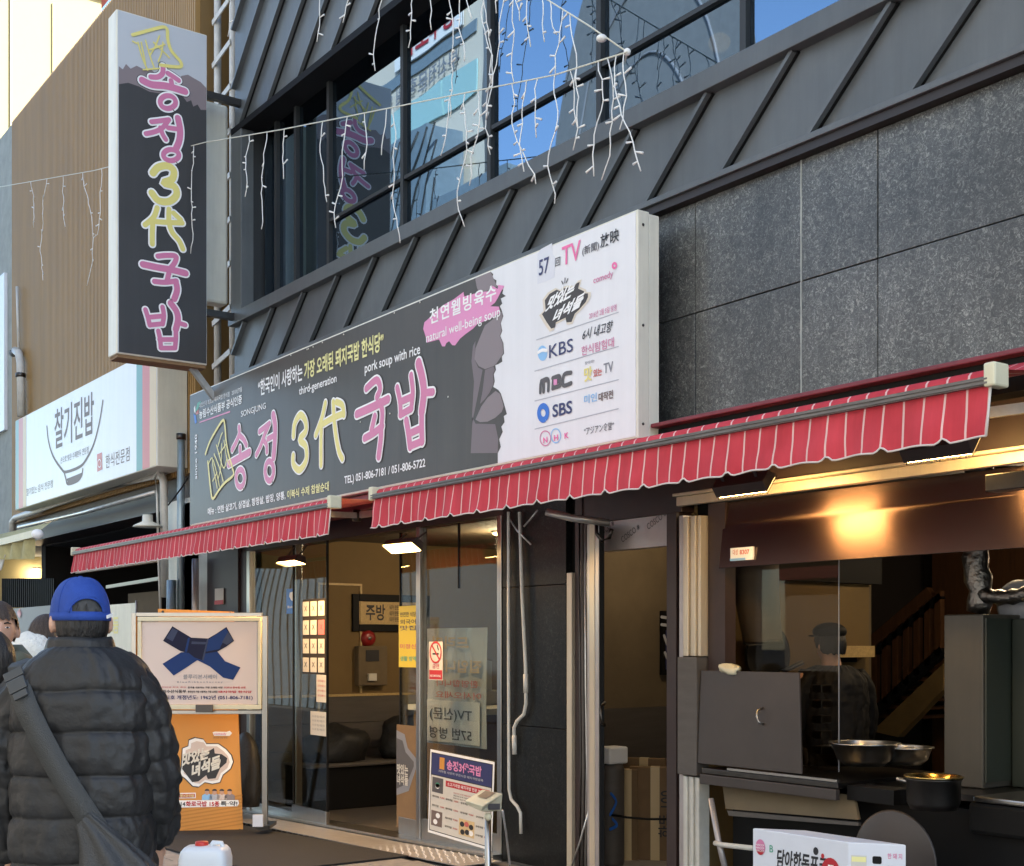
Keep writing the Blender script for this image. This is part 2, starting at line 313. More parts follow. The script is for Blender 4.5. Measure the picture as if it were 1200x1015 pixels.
def strokes(lines, wd, P, nrm, m, parent, name='lettering', lift=.002, closed=()):   # brush strokes: round-ended ribbons
    k=MB(); nrm=Vector(nrm)
    for li,ln in enumerate(lines):
        wv = wd
        if isinstance(ln[0],(int,float)): wv=ln[0]; ln=ln[1:]
        pts=[P(*q) for q in ln]
        # smooth the polyline (Catmull-Rom)
        sp=[]
        for i in range(len(pts)-1):
            p0=pts[max(i-1,0)];p1=pts[i];p2=pts[i+1];p3=pts[min(i+2,len(pts)-1)]
            for j in range(5):
                t=j/5; sp.append(.5*((2*p1)+(p2-p0)*t+(2*p0-5*p1+4*p2-p3)*t*t+(3*p1-p0-3*p2+p3)*t**3))
        sp.append(pts[-1]); off=nrm*(lift+li*.00012)
        L=[];R=[]
        for i,p in enumerate(sp):
            d=(sp[min(i+1,len(sp)-1)]-sp[max(i-1,0)]); d = d.normalized() if d.length>1e-9 else Vector((1,0,0))
            sd=nrm.cross(d).normalized()*wv/2; dr=nrm*(i*1.2e-5); L.append(p+sd+off+dr); R.append(p-sd+off+dr)
        n=len(sp); vs=L+R; fs=[(i,i+1,n+i+1,n+i) for i in range(n-1)]
        closed_=(sp[0]-sp[-1]).length<1e-5
        for (e,idx,sg) in (() if closed_ else ((sp[0],0,-1),(sp[-1],n-1,1))):
            c=len(vs); d=(sp[1]-sp[0]) if idx==0 else (sp[-1]-sp[-2]); d=d.normalized()*sg; sd=nrm.cross(d).normalized()
            ring=[e+off+(sd*math.cos(t)+d*math.sin(t))*wv/2 for t in [math.pi*q/6 for q in range(7)]]
            vs+= [e+off]+ring; fs+=[(c,c+1+q,c+2+q) for q in range(6)]
        k.add(vs,fs)
    return k.build(name,m,parent)
# ================================================================ THE GROUND
YG=.10                                             # the plane of the upstairs glazing
def gz(x): return max(0,min(.12,(x+10.3)*.12/3.2)) # the street climbs a little towards the right
g=MB(); xs=[-400,-60,-20,-10.3,-7.1,20,400]; n=len(xs)
g.add([(x,y,gz(x)-.02) for x in xs for y in (-300,300)],[(2*i,2*i+2,2*i+3,2*i+1) for i in range(n-1)])
struct(g,'street','asphalt')
pv=thing('pavement',None,None); pv['kind']='structure'
pvm=[]
x=-12.4
while x<-4.2:
    y=-.52
    while y>-3.0:
        k=MB(); h=gz(x+.15)+random.uniform(-.0015,.0015); k.box((x+.003,y-.297,h-.03),(x+.297,y-.003,h)); k.build('paver','paver',pv,bevel=.003); y-=.3
    x+=.3

# ================================================================ OUR BUILDING
bl=thing('restaurant_building','charcoal metal and granite clad building with diagonal seamed panels over the soup restaurant','building',(-6,0,0))
X0,X1=-11.27,2.0
k=MB(); k.box((X0,.0,2.62),(X1,.30,4.50)); k.build('lower_wall','black',bl)
k=MB(); k.box((X0,.0,6.36),(X1,.30,10.5)); k.build('upper_wall','black',bl)
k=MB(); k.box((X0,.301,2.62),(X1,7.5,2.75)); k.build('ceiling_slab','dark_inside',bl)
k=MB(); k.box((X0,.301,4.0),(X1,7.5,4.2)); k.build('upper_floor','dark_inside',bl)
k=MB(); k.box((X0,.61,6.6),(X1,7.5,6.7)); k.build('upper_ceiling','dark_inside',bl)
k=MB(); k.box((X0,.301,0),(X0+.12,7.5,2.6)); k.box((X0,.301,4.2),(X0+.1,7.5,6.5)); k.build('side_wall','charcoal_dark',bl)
k=MB(); k.box((X0,7.5,0),(X1,7.7,10.5)); k.build('rear_wall','charcoal_dark',bl)
k=MB(); k.box((X1,.0,0),(X1+.2,7.7,10.5)); k.build('end_wall','charcoal_dark',bl)
k=MB(); k.box((X0,.0,10.5),(X1,7.7,10.7)); k.build('roof','charcoal_dark',bl)
# diagonal seamed metal panels (seams lean at 42 degrees in the wall plane)
TS=1/.913
def seam_band(z0,z1,phase,xa,xb,y=-.085):
    w=.6; h=z1-z0; dx=h*TS; x=phase-30*w
    while x-dx<xb+w:
        a0,a1=x+.024,x+w-.002                        # top corners; bottoms are dx to the left
        pts=[(a0,z1),(a1,z1),(a1-dx,z0),(a0-dx,z0)]
        # clip to xa..xb
        def clip(ps,c,keep):
            out=[]
            for i in range(len(ps)):
                p,q=ps[i],ps[(i+1)%len(ps)]; ip,iq=keep(p[0],c),keep(q[0],c)
                if ip: out.append(p)
                if ip!=iq: t=(c-p[0])/(q[0]-p[0]); out.append((c,p[1]+t*(q[1]-p[1])))
            return out
        ps=clip(pts,xa,lambda v,c:v>=c-1e-9); ps=clip(ps,xb,lambda v,c:v<=c+1e-9) if ps else ps
        if len(ps)>=3:
            jy=random.uniform(-.003,.003)
            MB().prism([(p[0],y+jy,p[1]) for p in ps],(0,.08,0)).build('metal_panel','charcoal',bl)
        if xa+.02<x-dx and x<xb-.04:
            MB().bar((x+.0175,y-.004,z1-.003),(x-dx+.0175,y-.004,z0+.003),.012,.02,up=(0,1,0)).build('seam_shade','black',bl)  # black strip put in for the shadow beside each standing seam
        if xa+.02<x-dx and x<xb-.02:
            MB().bar((x,y-.02,z1),(x-dx,y-.02,z0),.022,.05,up=(0,1,0)).build('standing_seam','charcoal',bl)
        elif xa+.02<x<xb-.02 and x-dx<xa:
            t=(x-xa)/dx; MB().bar((x,y-.02,z1),(xa+.01,y-.02,z1-(z1-z0)*t),.022,.05,up=(0,1,0)).build('standing_seam','charcoal',bl)
        x+=w
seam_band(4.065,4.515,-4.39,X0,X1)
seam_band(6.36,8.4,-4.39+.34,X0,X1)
k=MB(); k.box((X0,-.155,4.515),(X1,.24,4.625)); k.build('window_sill','charcoal',bl,bevel=.004)
k=MB(); k.box((X0,-.135,4.03),(X1,-.003,4.063)); k.build('drip_edge','charcoal',bl,bevel=.003)
k=MB(); k.box((X0,-.115,3.985),(X1,-.003,4.028)); k.build('ledge_trim','brown_trim',bl)  # reddish black trim strip below the drip edge
k=MB(); k.box((X0,-.125,6.30),(X1,.18,6.358)); k.build('soffit','soffit_black',bl)
k=MB(); k.box((X0,-.125,4.627),(X0+.23,.0,6.298)); k.build('window_reveal','charcoal',bl,bevel=.004)
for xm in [-10.72,-10.32,-9.70,-8.49,-7.32,-6.13,-4.91,-3.72,-2.5,-1.3,-.1,1.1]:
    k=MB(); k.box((xm-.022,YG-.035,4.627),(xm+.022,YG+.06,6.298)); k.build('window_mullion','charcoal_dark',bl)
k=MB(); k.box((X0+.0,.001,4.627),(X0+.22,YG+.05,6.298)); k.build('window_jamb','charcoal_dark',bl)
xs=[-11.04,-10.72,-10.32,-9.70,-8.49,-7.32,-6.13,-4.91,-3.72,-2.5,-1.3,-.1,1.1,2.0]
for a,b in zip(xs,xs[1:]):
    if a>=-9.8:
        k=MB(); k.box((a+.023,YG-.03,5.11),(b-.023,YG+.04,5.138)); k.build('transom_bar','charcoal_dark',bl)
        for z0,z1 in ((4.63,5.108),(5.14,6.298)):
            k=MB(); k.box((a+.024,YG+.0,z0),(b-.024,YG+.008,z1)); k.build('window_pane','upper_glass',bl)
    else:
        k=MB(); k.box((a+.024,YG+.0,4.63),(b-.024,YG+.008,6.298)); k.build('window_pane','upper_glass',bl)
# granite cladding with recessed joints, one pale silicone joint
gx=[-5.62,-5.15,-4.39,-3.92,-3.05,-2.2,-1.3,-.4,.6,2.0]
for a,b in zip(gx,gx[1:]):
    for z0,z1 in ((2.76,3.372),(3.378,3.983)):
        k=MB(); k.box((a+.003,-.055+random.uniform(-.0015,.0015),z0),(b-.003,-.003,z1)); k.build('stone_panel','granite',bl,bevel=.002)
k=MB(); [k.box((-4.3945+.001*math.sin(i*2.1),-.0575,2.76+i*.0612),(-4.3865+.0012*math.sin(i*1.3),-.01,2.8205+i*.0612)) for i in range(20)]; k.build('silicone_joint','concrete',bl)['kind']='stuff'
k=MB(); k.box((-11.2,-.05,2.7),(-5.63,-.003,3.983)); k.build('stone_backing','granite_dark',bl)
# dark granite pier between glass front and doorway, with its panels
k=MB(); k.box((-7.02,.02,.10),(-6.22,.11,2.61)); k.build('pier','black',bl)
for a,b in ((-7.02,-6.33),):
    for z0,z1 in ((.12,1.02),(1.024,1.93),(1.934,2.6)):
        k=MB(); k.box((a+.003,-.03,z0),(b-.003,.018,z1)); k.build('stone_panel','granite_dark',bl,bevel=.002)
k=MB(); k.box((-6.32,-.035,.12),(-6.27,.018,2.0)); k.build('edge_strip','alu_cream',bl,bevel=.003)
k=MB(); k.box((-6.265,-.01,.12),(-6.2,.018,2.6)); k.build('pier_trim','brown_paint',bl)
# lintels in the shade of the awning
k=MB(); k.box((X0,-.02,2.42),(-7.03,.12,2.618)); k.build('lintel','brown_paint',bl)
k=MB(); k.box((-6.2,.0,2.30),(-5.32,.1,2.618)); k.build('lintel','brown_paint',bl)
k=MB(); k.box((-6.2,.02,2.12),(-5.42,.09,2.298)); tp=k.build('taped_panel','lilac_alu',bl); tp['label']='fascia board over the side door wrapped in printed film'
for i,(a,zz) in enumerate(((-6.08,2.20),(-5.85,2.16),(-5.62,2.22))):
    put_text('COSCO ※',(a,.02,zz),(.16,0,.07),(-.015,0,.035),'ink_soft',tp)
k=MB(); k.box((-5.41,-.03,.12),(-5.33,.09,2.298)); k.build('door_post','brown_paint',bl,bevel=.003)
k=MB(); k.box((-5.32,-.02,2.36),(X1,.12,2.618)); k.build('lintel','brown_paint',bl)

# ================================================================ THE BROWN BUILDING NEXT DOOR
br=thing('brown_building','tall neighbouring building clad in fine vertical brown louvres behind the black blade sign','building',(-15,0,0))
bx0,bx1,btop=-19.3,-12.38,9.1
k=MB(); k.box((bx0,.03,3.3),(bx1,6,btop)); k.build('wall','slat_back',br)
k=MB(); x=bx0+.02
while x<bx1-.02: k.box((x,-.025,3.3),(x+.03,.028,btop)); x+=.052
k.build('louvre_slats','slat_brown',br)['kind']='stuff'
k=MB(); k.box((bx0,.031,3.0),(bx1,.4,3.298)); k.build('beam','brown_paint',br)
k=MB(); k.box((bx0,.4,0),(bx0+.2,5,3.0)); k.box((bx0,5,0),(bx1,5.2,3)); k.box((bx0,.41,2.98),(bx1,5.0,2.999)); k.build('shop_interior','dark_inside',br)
k=MB(); k.box((bx1-.42,-.03,0),(bx1+.1,.5,3.0)); k.build('pier','pipe_white',br)
k=MB(); k.box((bx0,-.02,3.0-.02),(bx1-.43,.03,3.0-.0)); k.build('edge','brown_paint',br)
k=MB(); z=3.0
gb=thing('grey_building','narrow pale concrete building at the far left edge with a pale blue sign panel','building',(-19,0,0))
k=MB(); k.box((-22.5,.0,3.05),(bx0-.01,6,9.1)); k.box((-22.5,3,0),(bx0-.01,6,3.04)); k.build('wall','concrete',gb)
k=MB(); k.box((-21.9,-.05,4.7),(-19.6,-.002,7.0)); k.build('sign_panel','white_face',gb)
put_text('00',W(0,640,-.052),(.25,0,0),(0,0,.15),'navy',gb) if False else None
cb=thing('cream_building','sunlit cream building rising behind the brown louvred wall at top left','building',(-25,1,0))
k=MB(); k.box((-32,-.2,0),(-22.6,2.35,12.9)); k.build('wall','cream_wall',cb)
k=MB(); k.box((-32.05,-.25,12.9),(-22.5,2.45,13.02)); k.build('coping','coral',cb)
k=MB(); k.box((-22.598,.8,9.2),(-22.56,.83,12.6)); k.box((-22.598,1.5,9.2),(-22.56,1.53,12.6)); k.build('render_joint','sand',cb)

# the slot between the two buildings
sw=thing('recess_wall','dark recessed wall in the slot between brown and charcoal buildings','wall',(-11.8,.9,0))
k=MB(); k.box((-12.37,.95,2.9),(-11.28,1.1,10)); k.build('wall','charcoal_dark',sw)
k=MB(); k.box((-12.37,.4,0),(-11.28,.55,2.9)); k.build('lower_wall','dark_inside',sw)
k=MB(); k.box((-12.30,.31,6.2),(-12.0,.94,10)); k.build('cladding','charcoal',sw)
ld=thing('pipe_ladder','white pipe ladder rising in the slot beside the charcoal building','ladder',(-11.9,.1,3))
la=W(255,300,.12).x; lb=W(273,300,.12).x
for xx in (la,lb):
    k=MB(); k.tube([(xx,.12,3.2),(xx,.12,9.5)],.036,12); k.build('rail','pipe_white',ld)
z=3.5
while z<9.4:
    k=MB(); k.bar((la-.03,.078,z-.03),(lb+.03,.078,z+.05),.012,.055,up=(0,0,1)); k.build('rung','pipe_white',ld); z+=.43
k=MB(); k.tube([(la+.02,.2,6.6),(lb,.05,6.63),(lb+.1,-.02,6.6)],.014,6); k.tube([(lb,.05,6.63),(lb-.03,.06,6.55)],.012,6); k.build('bracket','pipe_steel',ld)
fb=thing('blank_lightbox','blank cream lightbox with rounded corners behind the black blade sign','sign')
a=WX(243,480,-12.0); 
XC=-11.40; zt=WX(258,121,XC).z; zb=WX(258,356,XC).z
k=MB(); k.box((XC-.16,-.55,zb),(XC,WX(268,200,XC).y,zt)); k.build('case','white_box',fb,bevel=.03)

# ================================================================ THE OTHER SIDE OF THE STREET (seen in the windows, and shading it)
YO=-10.8
tb=thing('teal_glass_building','tall building with teal window bands and a pink lettered banner across the street','building',(-26,YO,0))
k=MB(); k.prism([(-29.5,YO,0),(-23.3,YO,0),(-31.3,YO-6,0),(-37.5,YO-6,0)],(0,0,26)); k.build('wall','pale_wall',tb)
for z0_,z1_ in ((13.75,14.5),(16.8,18.2),(19,20.6),(21.4,23)):
    for j in range(4):
        xx=-29.3+j*1.47; k=MB(); k.box((xx,YO+.02,z0_),(xx+1.42,YO+.06,z1_)); k.build('window','teal_glass',tb)
k=MB(); k.box((-29.3,YO+.02,15.12),(-23.5,YO+.05,15.4)); k.build('window_band','rib_grey',tb)
k=MB(); k.box((-27.0,YO+.07,15.45),(-24.0,YO+.12,16.6)); k.build('banner','letter_white',tb)
put_text('상무초밥',(-24.2,YO+.125,15.55),(-2.5,0,0),(0,0,.6),'red',tb,off=.03,lift=.02)
put_text('부산전문학원 입시',(-24.2,YO+.065,14.6),(-3.8,0,0),(0,0,.42),'ink_grey',tb,off=.02,lift=.02)
vb=thing('vaulted_building','grey building with concentric vaulted ribs facing the restaurant across the street','building',(-17,YO,0))
cx=-18.0; arc=[(cx+2.9*math.cos(t),10.2+5.2*math.sin(t)) for t in [math.pi*i/28 for i in range(29)]]
arc=[(cx+2.9,0)]+arc+[(cx-2.9,0)]
MB().prism([(x,YO,z) for x,z in arc],(-5.4,-4.0,0)).build('shell','vault_grey',vb)
for r in (.45,.72):
    k=MB(); k.tube([(cx+2.9*r*math.cos(t),YO+.02,10.2+5.2*r*math.sin(t)) for t in [math.pi*i/24 for i in range(0,25)]],.03,6); k.build('rib','ink_grey',vb)
rb=thing('ribbed_building','grey blue building with wavy seam lines across the street','building',(-20,YO,0))
k=MB(); k.box((-33,YO+.2,0),(-23.8,YO+1.2,12.9)); k.box((-23.79,YO+.2,0),(-20.9,YO+1.1,11.2)); k.build('wall','rib_grey',rb)
k=MB()
for i in range(60):
    x=-32.6+i*.40; pts=[(x+.45*math.sin(t*.9+i*.14)-t*.30,YO+1.21,12.8-t) for t in [j*.4 for j in range(33)]]
    pts=[p for p in pts if -32.9<p[0]<-23.3]
    if len(pts)>1: k.tube(pts,.025,4)
k.build('seam','charcoal_dark',rb)['kind']='stuff'
bt=thing('dark_tower','distant dark tower seen between the buildings across the street','building',(-27,-30,0))
k=MB(); k.box((-46,-34,0),(-43.4,-30,24)); k.build('wall','charcoal',bt)
ob=thing('opposite_block','tall plain office block across the street behind the camera','building',(0,YO,0))
k=MB(); k.box((-10.8,YO-10,0),(19,YO,18.5)); k.build('wall','pale_wall',ob)
for i in range(5):
    for j in range(10):
        k=MB(); k.box((-10+j*2.8,YO+.01,3.4+i*3.0),(-8+j*2.8,YO+.05,5.2+i*3.0)); k.build('window','rib_grey',ob)
lbk=thing('low_shop_block','low shop building across the street beside the office block','building',(-13,YO,0))
k=MB(); k.box((-14.5,YO-6,0),(-10.85,YO+.1,6.5)); k.build('wall','pale_wall',lbk)
k=MB(); k.box((-14.4,YO+.11,2.6),(-10.9,YO+.35,3.4)); k.build('sign_band','coral',lbk)
# ================================================================ MAIN SIGNBOARD
YS=-.35
sg=thing('shop_signboard','long dark grey lightbox signboard of the soup restaurant under the upstairs windows','sign',(-8,YS,2.7))
sx0=W(222,540,YS).x; sx1=W(744,380,YS).x; sz0=2.68; sz1=3.93
k=MB(); k.box((sx0,YS+.004,sz0),(sx1+.02,-.262,sz1)); k.build('case','white_box',sg,bevel=.006)
k=MB(); k.box((sx0+.02,-.260,sz0+.008),(sx1+.016,-.185,sz1-.008)); k.build('rear_case','white_box',sg,bevel=.006)
for i in range(7): k=MB(); k.box((sx0+.5+i*.9,-.184,sz0+.2),(sx0+.56+i*.9,-.062,sz1-.2)); k.build('mounting_bar','steel_dark',sg)
k=MB(); k.box((sx0+.012,YS,sz0+.012),(sx1+.004,YS+.02,sz1-.012)); k.build('face','white_face',sg)
for zz,xx in ((2.76,0),(3.85,0),(3.3,0)):
    k=MB(); k.lathe([(0,.0),(.008,.0),(.008,.004),(0,.004)],(sx1+.021,YS+.04+xx,zz),8,axis='x'); k.build('screw','steel_dark',sg)
def S(x,y,yy=YS): return W(x,y,yy)
def SP(pts,lift): return [S(x,y)+Vector((0,-lift,0)) for x,y in pts]
def c2(x,y): return (480+x/3.383,240+y/3.383)
# dark field with the torn right-hand edge
zl,zh=sz0+.014,sz1-.014
edge=[c2(*p) for p in [(322,262),(332,275),(328,290),(345,300),(343,322),(352,322),(350,340),(372,336),(368,352),(382,362),(362,372),(368,392),(358,402),(366,420),(372,442),(362,470),(368,500),(360,520),(372,548),(375,590),(366,602),(368,622),(352,632),(340,636),(343,655),(334,672),(338,700),(332,722),(352,734),(362,748),(372,780),(378,800),(386,830),(374,838),(377,862),(364,880),(370,900),(356,930),(362,960),(350,985)]]
ex=[S(*p) for p in edge]
top=Vector((ex[0].x,YS,zh)); bot=Vector((ex[-1].x,YS,zl))
pts=[Vector((sx0+.014,YS,zl)),Vector((sx0+.014,YS,zh)),top]+ex+[bot]
for p in pts: p.y=YS-.0010; p.z=min(max(p.z,zl),zh)
MB().poly(pts).build('dark_field','sign_dark',sg)
def blotch(pl,m,lift):
    q=SP([c2(*p) for p in pl],lift)
    for p in q: p.z=min(max(p.z,zl),zh)
    MB().poly(q).build('ink_blot',m,sg)
blotch([(262,300),(262,280),(300,268),(322,264),(345,318),(352,322),(330,330),(300,345),(275,345),(268,330)],'mauve',.0017)
blotch([(282,520),(300,478),(330,455),(352,436),(366,424),(370,445),(361,470),(366,500),(358,520),(370,548),(372,590),(345,630),(334,640),(300,652),(275,640),(258,612),(262,570)],'mauve',.0017)
blotch([(300,655),(332,642),(340,655),(331,672),(335,700),(330,720),(318,745),(300,770),(280,790),(290,740)],'mauve_dark',.0018)
blotch([(342,738),(360,750),(369,780),(374,800),(366,822),(340,845),(310,860),(280,862),(262,852),(285,800),(310,765)],'mauve',.0020)
blotch([(252,560),(262,540),(258,612),(272,645),(290,655),(270,760),(250,860),(243,985),(350,984),(352,930),(340,870),(262,868),(248,840),(256,700),(246,620)],'mauve_dark',.0014)
cl=[(140,560),(152,495),(190,462),(250,400),(330,330),(450,262),(545,190),(552,236),(640,212),(700,195),(810,182),(835,128),(888,160),(892,120),(955,130),(915,200),(890,252),(860,300),(815,335),(900,338),(915,400),(800,468),(690,508),(640,560),(560,618),(510,660),(460,728),(432,726),(400,685),(372,705),(358,738),(330,738),(300,668),(178,700),(165,640)]
MB().poly(SP([(480+x/8.571,320+y/8.571) for x,y in cl],.0026)).build('pink_splash','pink_bright',sg)
for px_ in (300,392,470,512): p_=S(px_,500); MB().add([(p_.x,YS-.0014,zl),(p_.x+.004,YS-.0014,zl),(p_.x+.004,YS-.0014,zh),(p_.x,YS-.0014,zh)],[(0,1,2,3)]).build('sheet_seam','blade_dark',sg)
LT=lambda s,a,b,r,t,bo,m,**kw: line_of_type(s,a,b,r,t,bo,YS,m,sg,lift=kw.pop('lift',.0042),**kw)
LT('“한국인이 사랑하는',303,355,450,388,411,'letter_white',off=.022)
LT('가장 오래된 돼지국밥 한식당”',357,450,450,388,411,'pale_yellow',off=.026)
LT('third-generation',351,395,351,454,466,'letter_white',off=.014)
LT('pork soup with rice',428,493,428,426,441,'letter_white',off=.014)
LT('SONGJUNG',283,312,283,482,491,'letter_white',off=.004)
LT('대한민국 최초로 돼지국밥 한식점   2010년7월',234,284,284,453,459,'letter_white',off=.0)
LT('농림수산식품부 공식인증',234,284,284,462,473,'letter_white',off=.02)
LT('메뉴 : 연한 살코기, 삼겹살, 항정살, 밥장, 양통,',244,335,386,564,575,'letter_white',off=.022)
LT('이북식 수제 찹쌀순대',337,386,386,564,575,'pale_yellow',off=.022)
LT('TEL) 051-806-7181 / 051-806-5722',404,499,499,537,550,'letter_white',off=.018)
LT('천연웰빙육수',504,582,504,363,381,'letter_white',off=.02,space=1.15)
LT('natural well-being soup',500,587,587,359,374,'letter_white',off=.006)
a=S(227,560); b=S(231.5,510); put_text('since 1940',(b.x,YS,a.z-.02),(0,0,.42),(-.055,0,0),'letter_white',sg,off=.01,lift=.0042)
MB().poly(SP([(234,494.5),(270,481.5),(270,483.3),(234,496)],.003)).build('underline','pink',sg)
for (m,pl) in (('green',[(229,482),(232,472),(236,470),(233,478),(231,483)]),('coral',[(230,482),(233,480),(233,485),(230,486)]),('blue',[(227,485),(230,487),(231,495),(229,497)]),('letter_white',[(227.5,478),(229,475),(229.5,484),(228,483)])):
    MB().poly(SP(pl,.003)).build('emblem',m,sg)
z7=lambda x,y:(220+x/3.997,400+y/3.997); z5=lambda x,y:(220+x/5.64,440+y/5.64)
def LPm(f): return lambda x,y: S(*f(x,y))
def circ(cx,cy,rx,ry,n=12): return [(cx+rx*math.cos(2*math.pi*i/n+1),cy+ry*math.sin(2*math.pi*i/n+1)) for i in range(n+1)]
def brush(groups,P,nrm,parent,base=.0030):
    for f,lines,wd,col,ol in groups:
        P2=(lambda f:(lambda x,y:P(*f(x,y))))(f)
        grow=lambda e:[([l[0]+e]+list(l[1:])) if isinstance(l[0],(int,float)) else l for l in lines]
        if ol: 
            strokes(grow(ol+.012),wd+ol+.012,P2,nrm,'ink',parent,name='lettering_edge',lift=base)
            strokes(grow(ol),wd+ol,P2,nrm,'letter_white',parent,name='lettering_outline',lift=base+.0022)
        strokes(lines,wd,P2,nrm,col,parent,lift=base+.0044)
box_lines=[[.026,(122,520),(150,440),(200,350),(240,296),(252,350),(258,430),(275,520),(300,610),(306,660),(250,710),(210,760),(170,815),(155,740),(145,640),(138,570)],
 [(140,590),(165,545),(172,600),(190,690),(200,745)],[(175,560),(195,640),(215,735)],[(180,520),(215,610),(240,700)],[(205,470),(225,400),(235,380)],[(195,460),(240,610),(262,560)],[(230,450),(225,600),(205,690)],[(245,430),(262,540),(285,600)],[(215,520),(262,450)],[(170,700),(200,640)]]
song=[[(343,342),(345,385),(325,440),(298,492)],[(345,395),(375,425),(392,462)],[(350,478),(352,520)],[.066,(275,588),(330,555),(412,508)],[.050]+circ(352,680,28,58)]
jung=[[(478,372),(512,345),(545,318)],[(538,335),(510,400),(485,470),(458,525)],[(505,425),(525,460),(528,505)],[.07,(570,262),(582,330),(580,440),(572,540)],[(535,420),(572,400)],[.052]+circ(545,632,28,64)]
three=[[.056,(704,400),(712,320),(748,262),(782,300),(785,370),(745,425),(785,468),(788,560),(745,625),(705,590),(702,532)]]
dai=[[(648,290),(632,360),(603,440)],[(630,385),(628,470),(628,580)],[(620,398),(680,362),(735,338)],[(685,285),(690,370),(698,440),(712,515),(728,550)],[(700,285),(728,300),(735,345)]]
guk=[[(840,222),(888,182),(905,222),(890,262)],[.062,(795,342),(870,308),(942,272)],[(905,285),(915,330),(912,395)],[(832,455),(875,430),(915,398)],[.062,(910,400),(908,460),(898,540)],[(880,352),(865,415)]]
bap=[[(985,218),(998,280),(1002,345)],[(1050,160),(1058,240),(1050,318)],[(998,285),(1050,262)],[(1000,345),(1052,315)],[.078,(1085,104),(1102,170),(1110,240),(1100,330)],[(1110,242),(1152,238)],[.06,(1028,372),(1038,430),(1046,495)],[.06,(1100,335),(1100,400),(1102,470)],[(1038,435),(1098,408)],[(1046,492),(1102,468)]]
nrm=(0,-1,0)
brush([(z5,box_lines,.014,'yellow',0),(z5,song,.050,'pink',.026),(z5,jung,.048,'pink',.026),(z5,three,.055,'yellow',.026),(z7,dai,.050,'yellow',.026),(z7,guk,.056,'pink',.028),(z7,bap,.052,'pink',.028)],S,nrm,sg)
# the white right-hand part
LT('57',632,644,638,303,321.5,'navy',off=.01); LT('回',651,657,654,302,312,'ink_soft'); LT('TV',659,681,670,285.5,308,'hotpink',off=.01)
LT('(新聞)',683,702.5,692,286,298,'ink_soft'); LT('放映',704,726,715,271,287,'ink',off=.012)
pig=[(105,800),(135,770),(128,690),(165,640),(222,606),(258,622),(268,600),(300,590),(352,590),(380,555),(405,545),(392,598),(438,618),(440,636),(470,636),(470,665),(452,705),(400,765),(366,796),(340,862),(300,866),(292,828),(215,866),(208,905),(178,915),(140,860)]
z6=lambda x,y:(620+x/6.767,250+y/6.767)
def pigsign(P,nrm,parent,k1='board_grey',scale=1):
    nrm=Vector(nrm)
    cxp,cyp=290,720
    o=[(cxp+(x-cxp)*1.12,cyp+(y-cyp)*1.12) for x,y in pig]
    MB().poly([P(*p)+nrm*.0022 for p in o]).build('emblem_outline','letter_white' if k1!='board_grey' else 'pale_wall',parent)
    MB().poly([P(*p)+nrm*.0030 for p in pig]).build('emblem',k1,parent)
    for (s,a,b,c) in (('맛있는',(125,790),(335,668),(180,655)),('녀석들',(178,880),(408,745),(228,755))):
        A=P(*a);B=P(*b);C=P(*c); put_text(s,A+nrm*.003,B-A,C-A,'letter_white' if k1=='board_grey' else 'pale_wall',parent,off=.045)
    for a,b in (((262,540),(272,560)),((288,515),(286,552)),((310,520),(298,550))):
        A=P(*a);B=P(*b); strokes([[a,b]],.008,P,nrm,'ink_soft',parent,lift=.003)
    strokes([[(274,575),(274,690)]],.010,P,nrm,'letter_white' if k1=='board_grey' else 'orange',parent,lift=.0062)
pigsign(lambda x,y:S(*z6(x,y)),nrm,sg)
LT('comedy',696,719,707,321,331,'pink'); strokes([circ(720.5,311.5,2.2,2.8)],.014,S,nrm,'hotpink',sg,lift=.003)
LT('2016년 2월 5일 방영',691,723,707,361.5,369,'pink')
for a,b in (((629,398.5),(725,366)),((627,435),(725,406)),((627,470),(725,445)),((627,503),(725,479))):
    strokes([[a,b]],.006,S,nrm,'line_grey',sg,name='rule',lift=.002)
LT('KBS',644,672,658,400.5,416,'navy',off=.004); LT('SBS',648,671,659,472,487,'navy',off=.02)
k=MB(); k.poly([S(636+5.6*math.cos(t),414+9*math.sin(t))+Vector((0,-.002,0)) for t in [i*math.pi/10 for i in range(20)]]); k.build('emblem','light_blue',sg)
strokes([[(631.5,413),(636,410.5),(641,411)]],.02,S,nrm,'letter_white',sg,name='emblem',lift=.004)
strokes([circ(637,484,5,8,16)],.036,S,nrm,'blue',sg,name='emblem',lift=.003)
P7=lambda x,y:S(620+x/6.767,380+y/6.767)
strokes([[(92,540),(97,465),(118,452)],[(118,535),(120,455),(140,445)],[(100,452),(152,438),(155,525)],[(190,510),(196,425)],[(190,428),(240,412),(245,440),(215,458),(248,455),(250,485),(192,508)],[(335,385),(280,402),(275,485),(336,468)]],.026,P7,nrm,'ink_soft',sg,lift=.003)
MB().poly([P7(*p)+Vector((0,-.0055,0)) for p in [(200,440),(228,436),(228,480),(200,484)]]).build('emblem','pink_bright',sg)
strokes([circ(132,905,42,58,16)],.007,P7,nrm,'pink',sg,name='emblem',lift=.003); strokes([circ(215,885,38,55,16)],.007,P7,nrm,'light_blue',sg,name='emblem',lift=.003)
for s,a in (('N',637),('H',649.5),('K',662)): line_of_type(s,a,a+5,664,507,514,YS,'hotpink',sg,off=.03,lift=.004)
LT('6시 내고향',683,719,700,381,394,'ink',off=.01,shear=.35); LT('한식탐험대',682,720,701,400.5,412,'pink',off=.006)
LT('맛',685,694.5,690,430,447,'yellow',off=.03); LT('있는',696,706,701,432,441,'coral',off=.03); LT('TV',708,719,713,425,437,'ink_grey')
LT('찾아라!',686,697,690,423,427,'ink_grey')
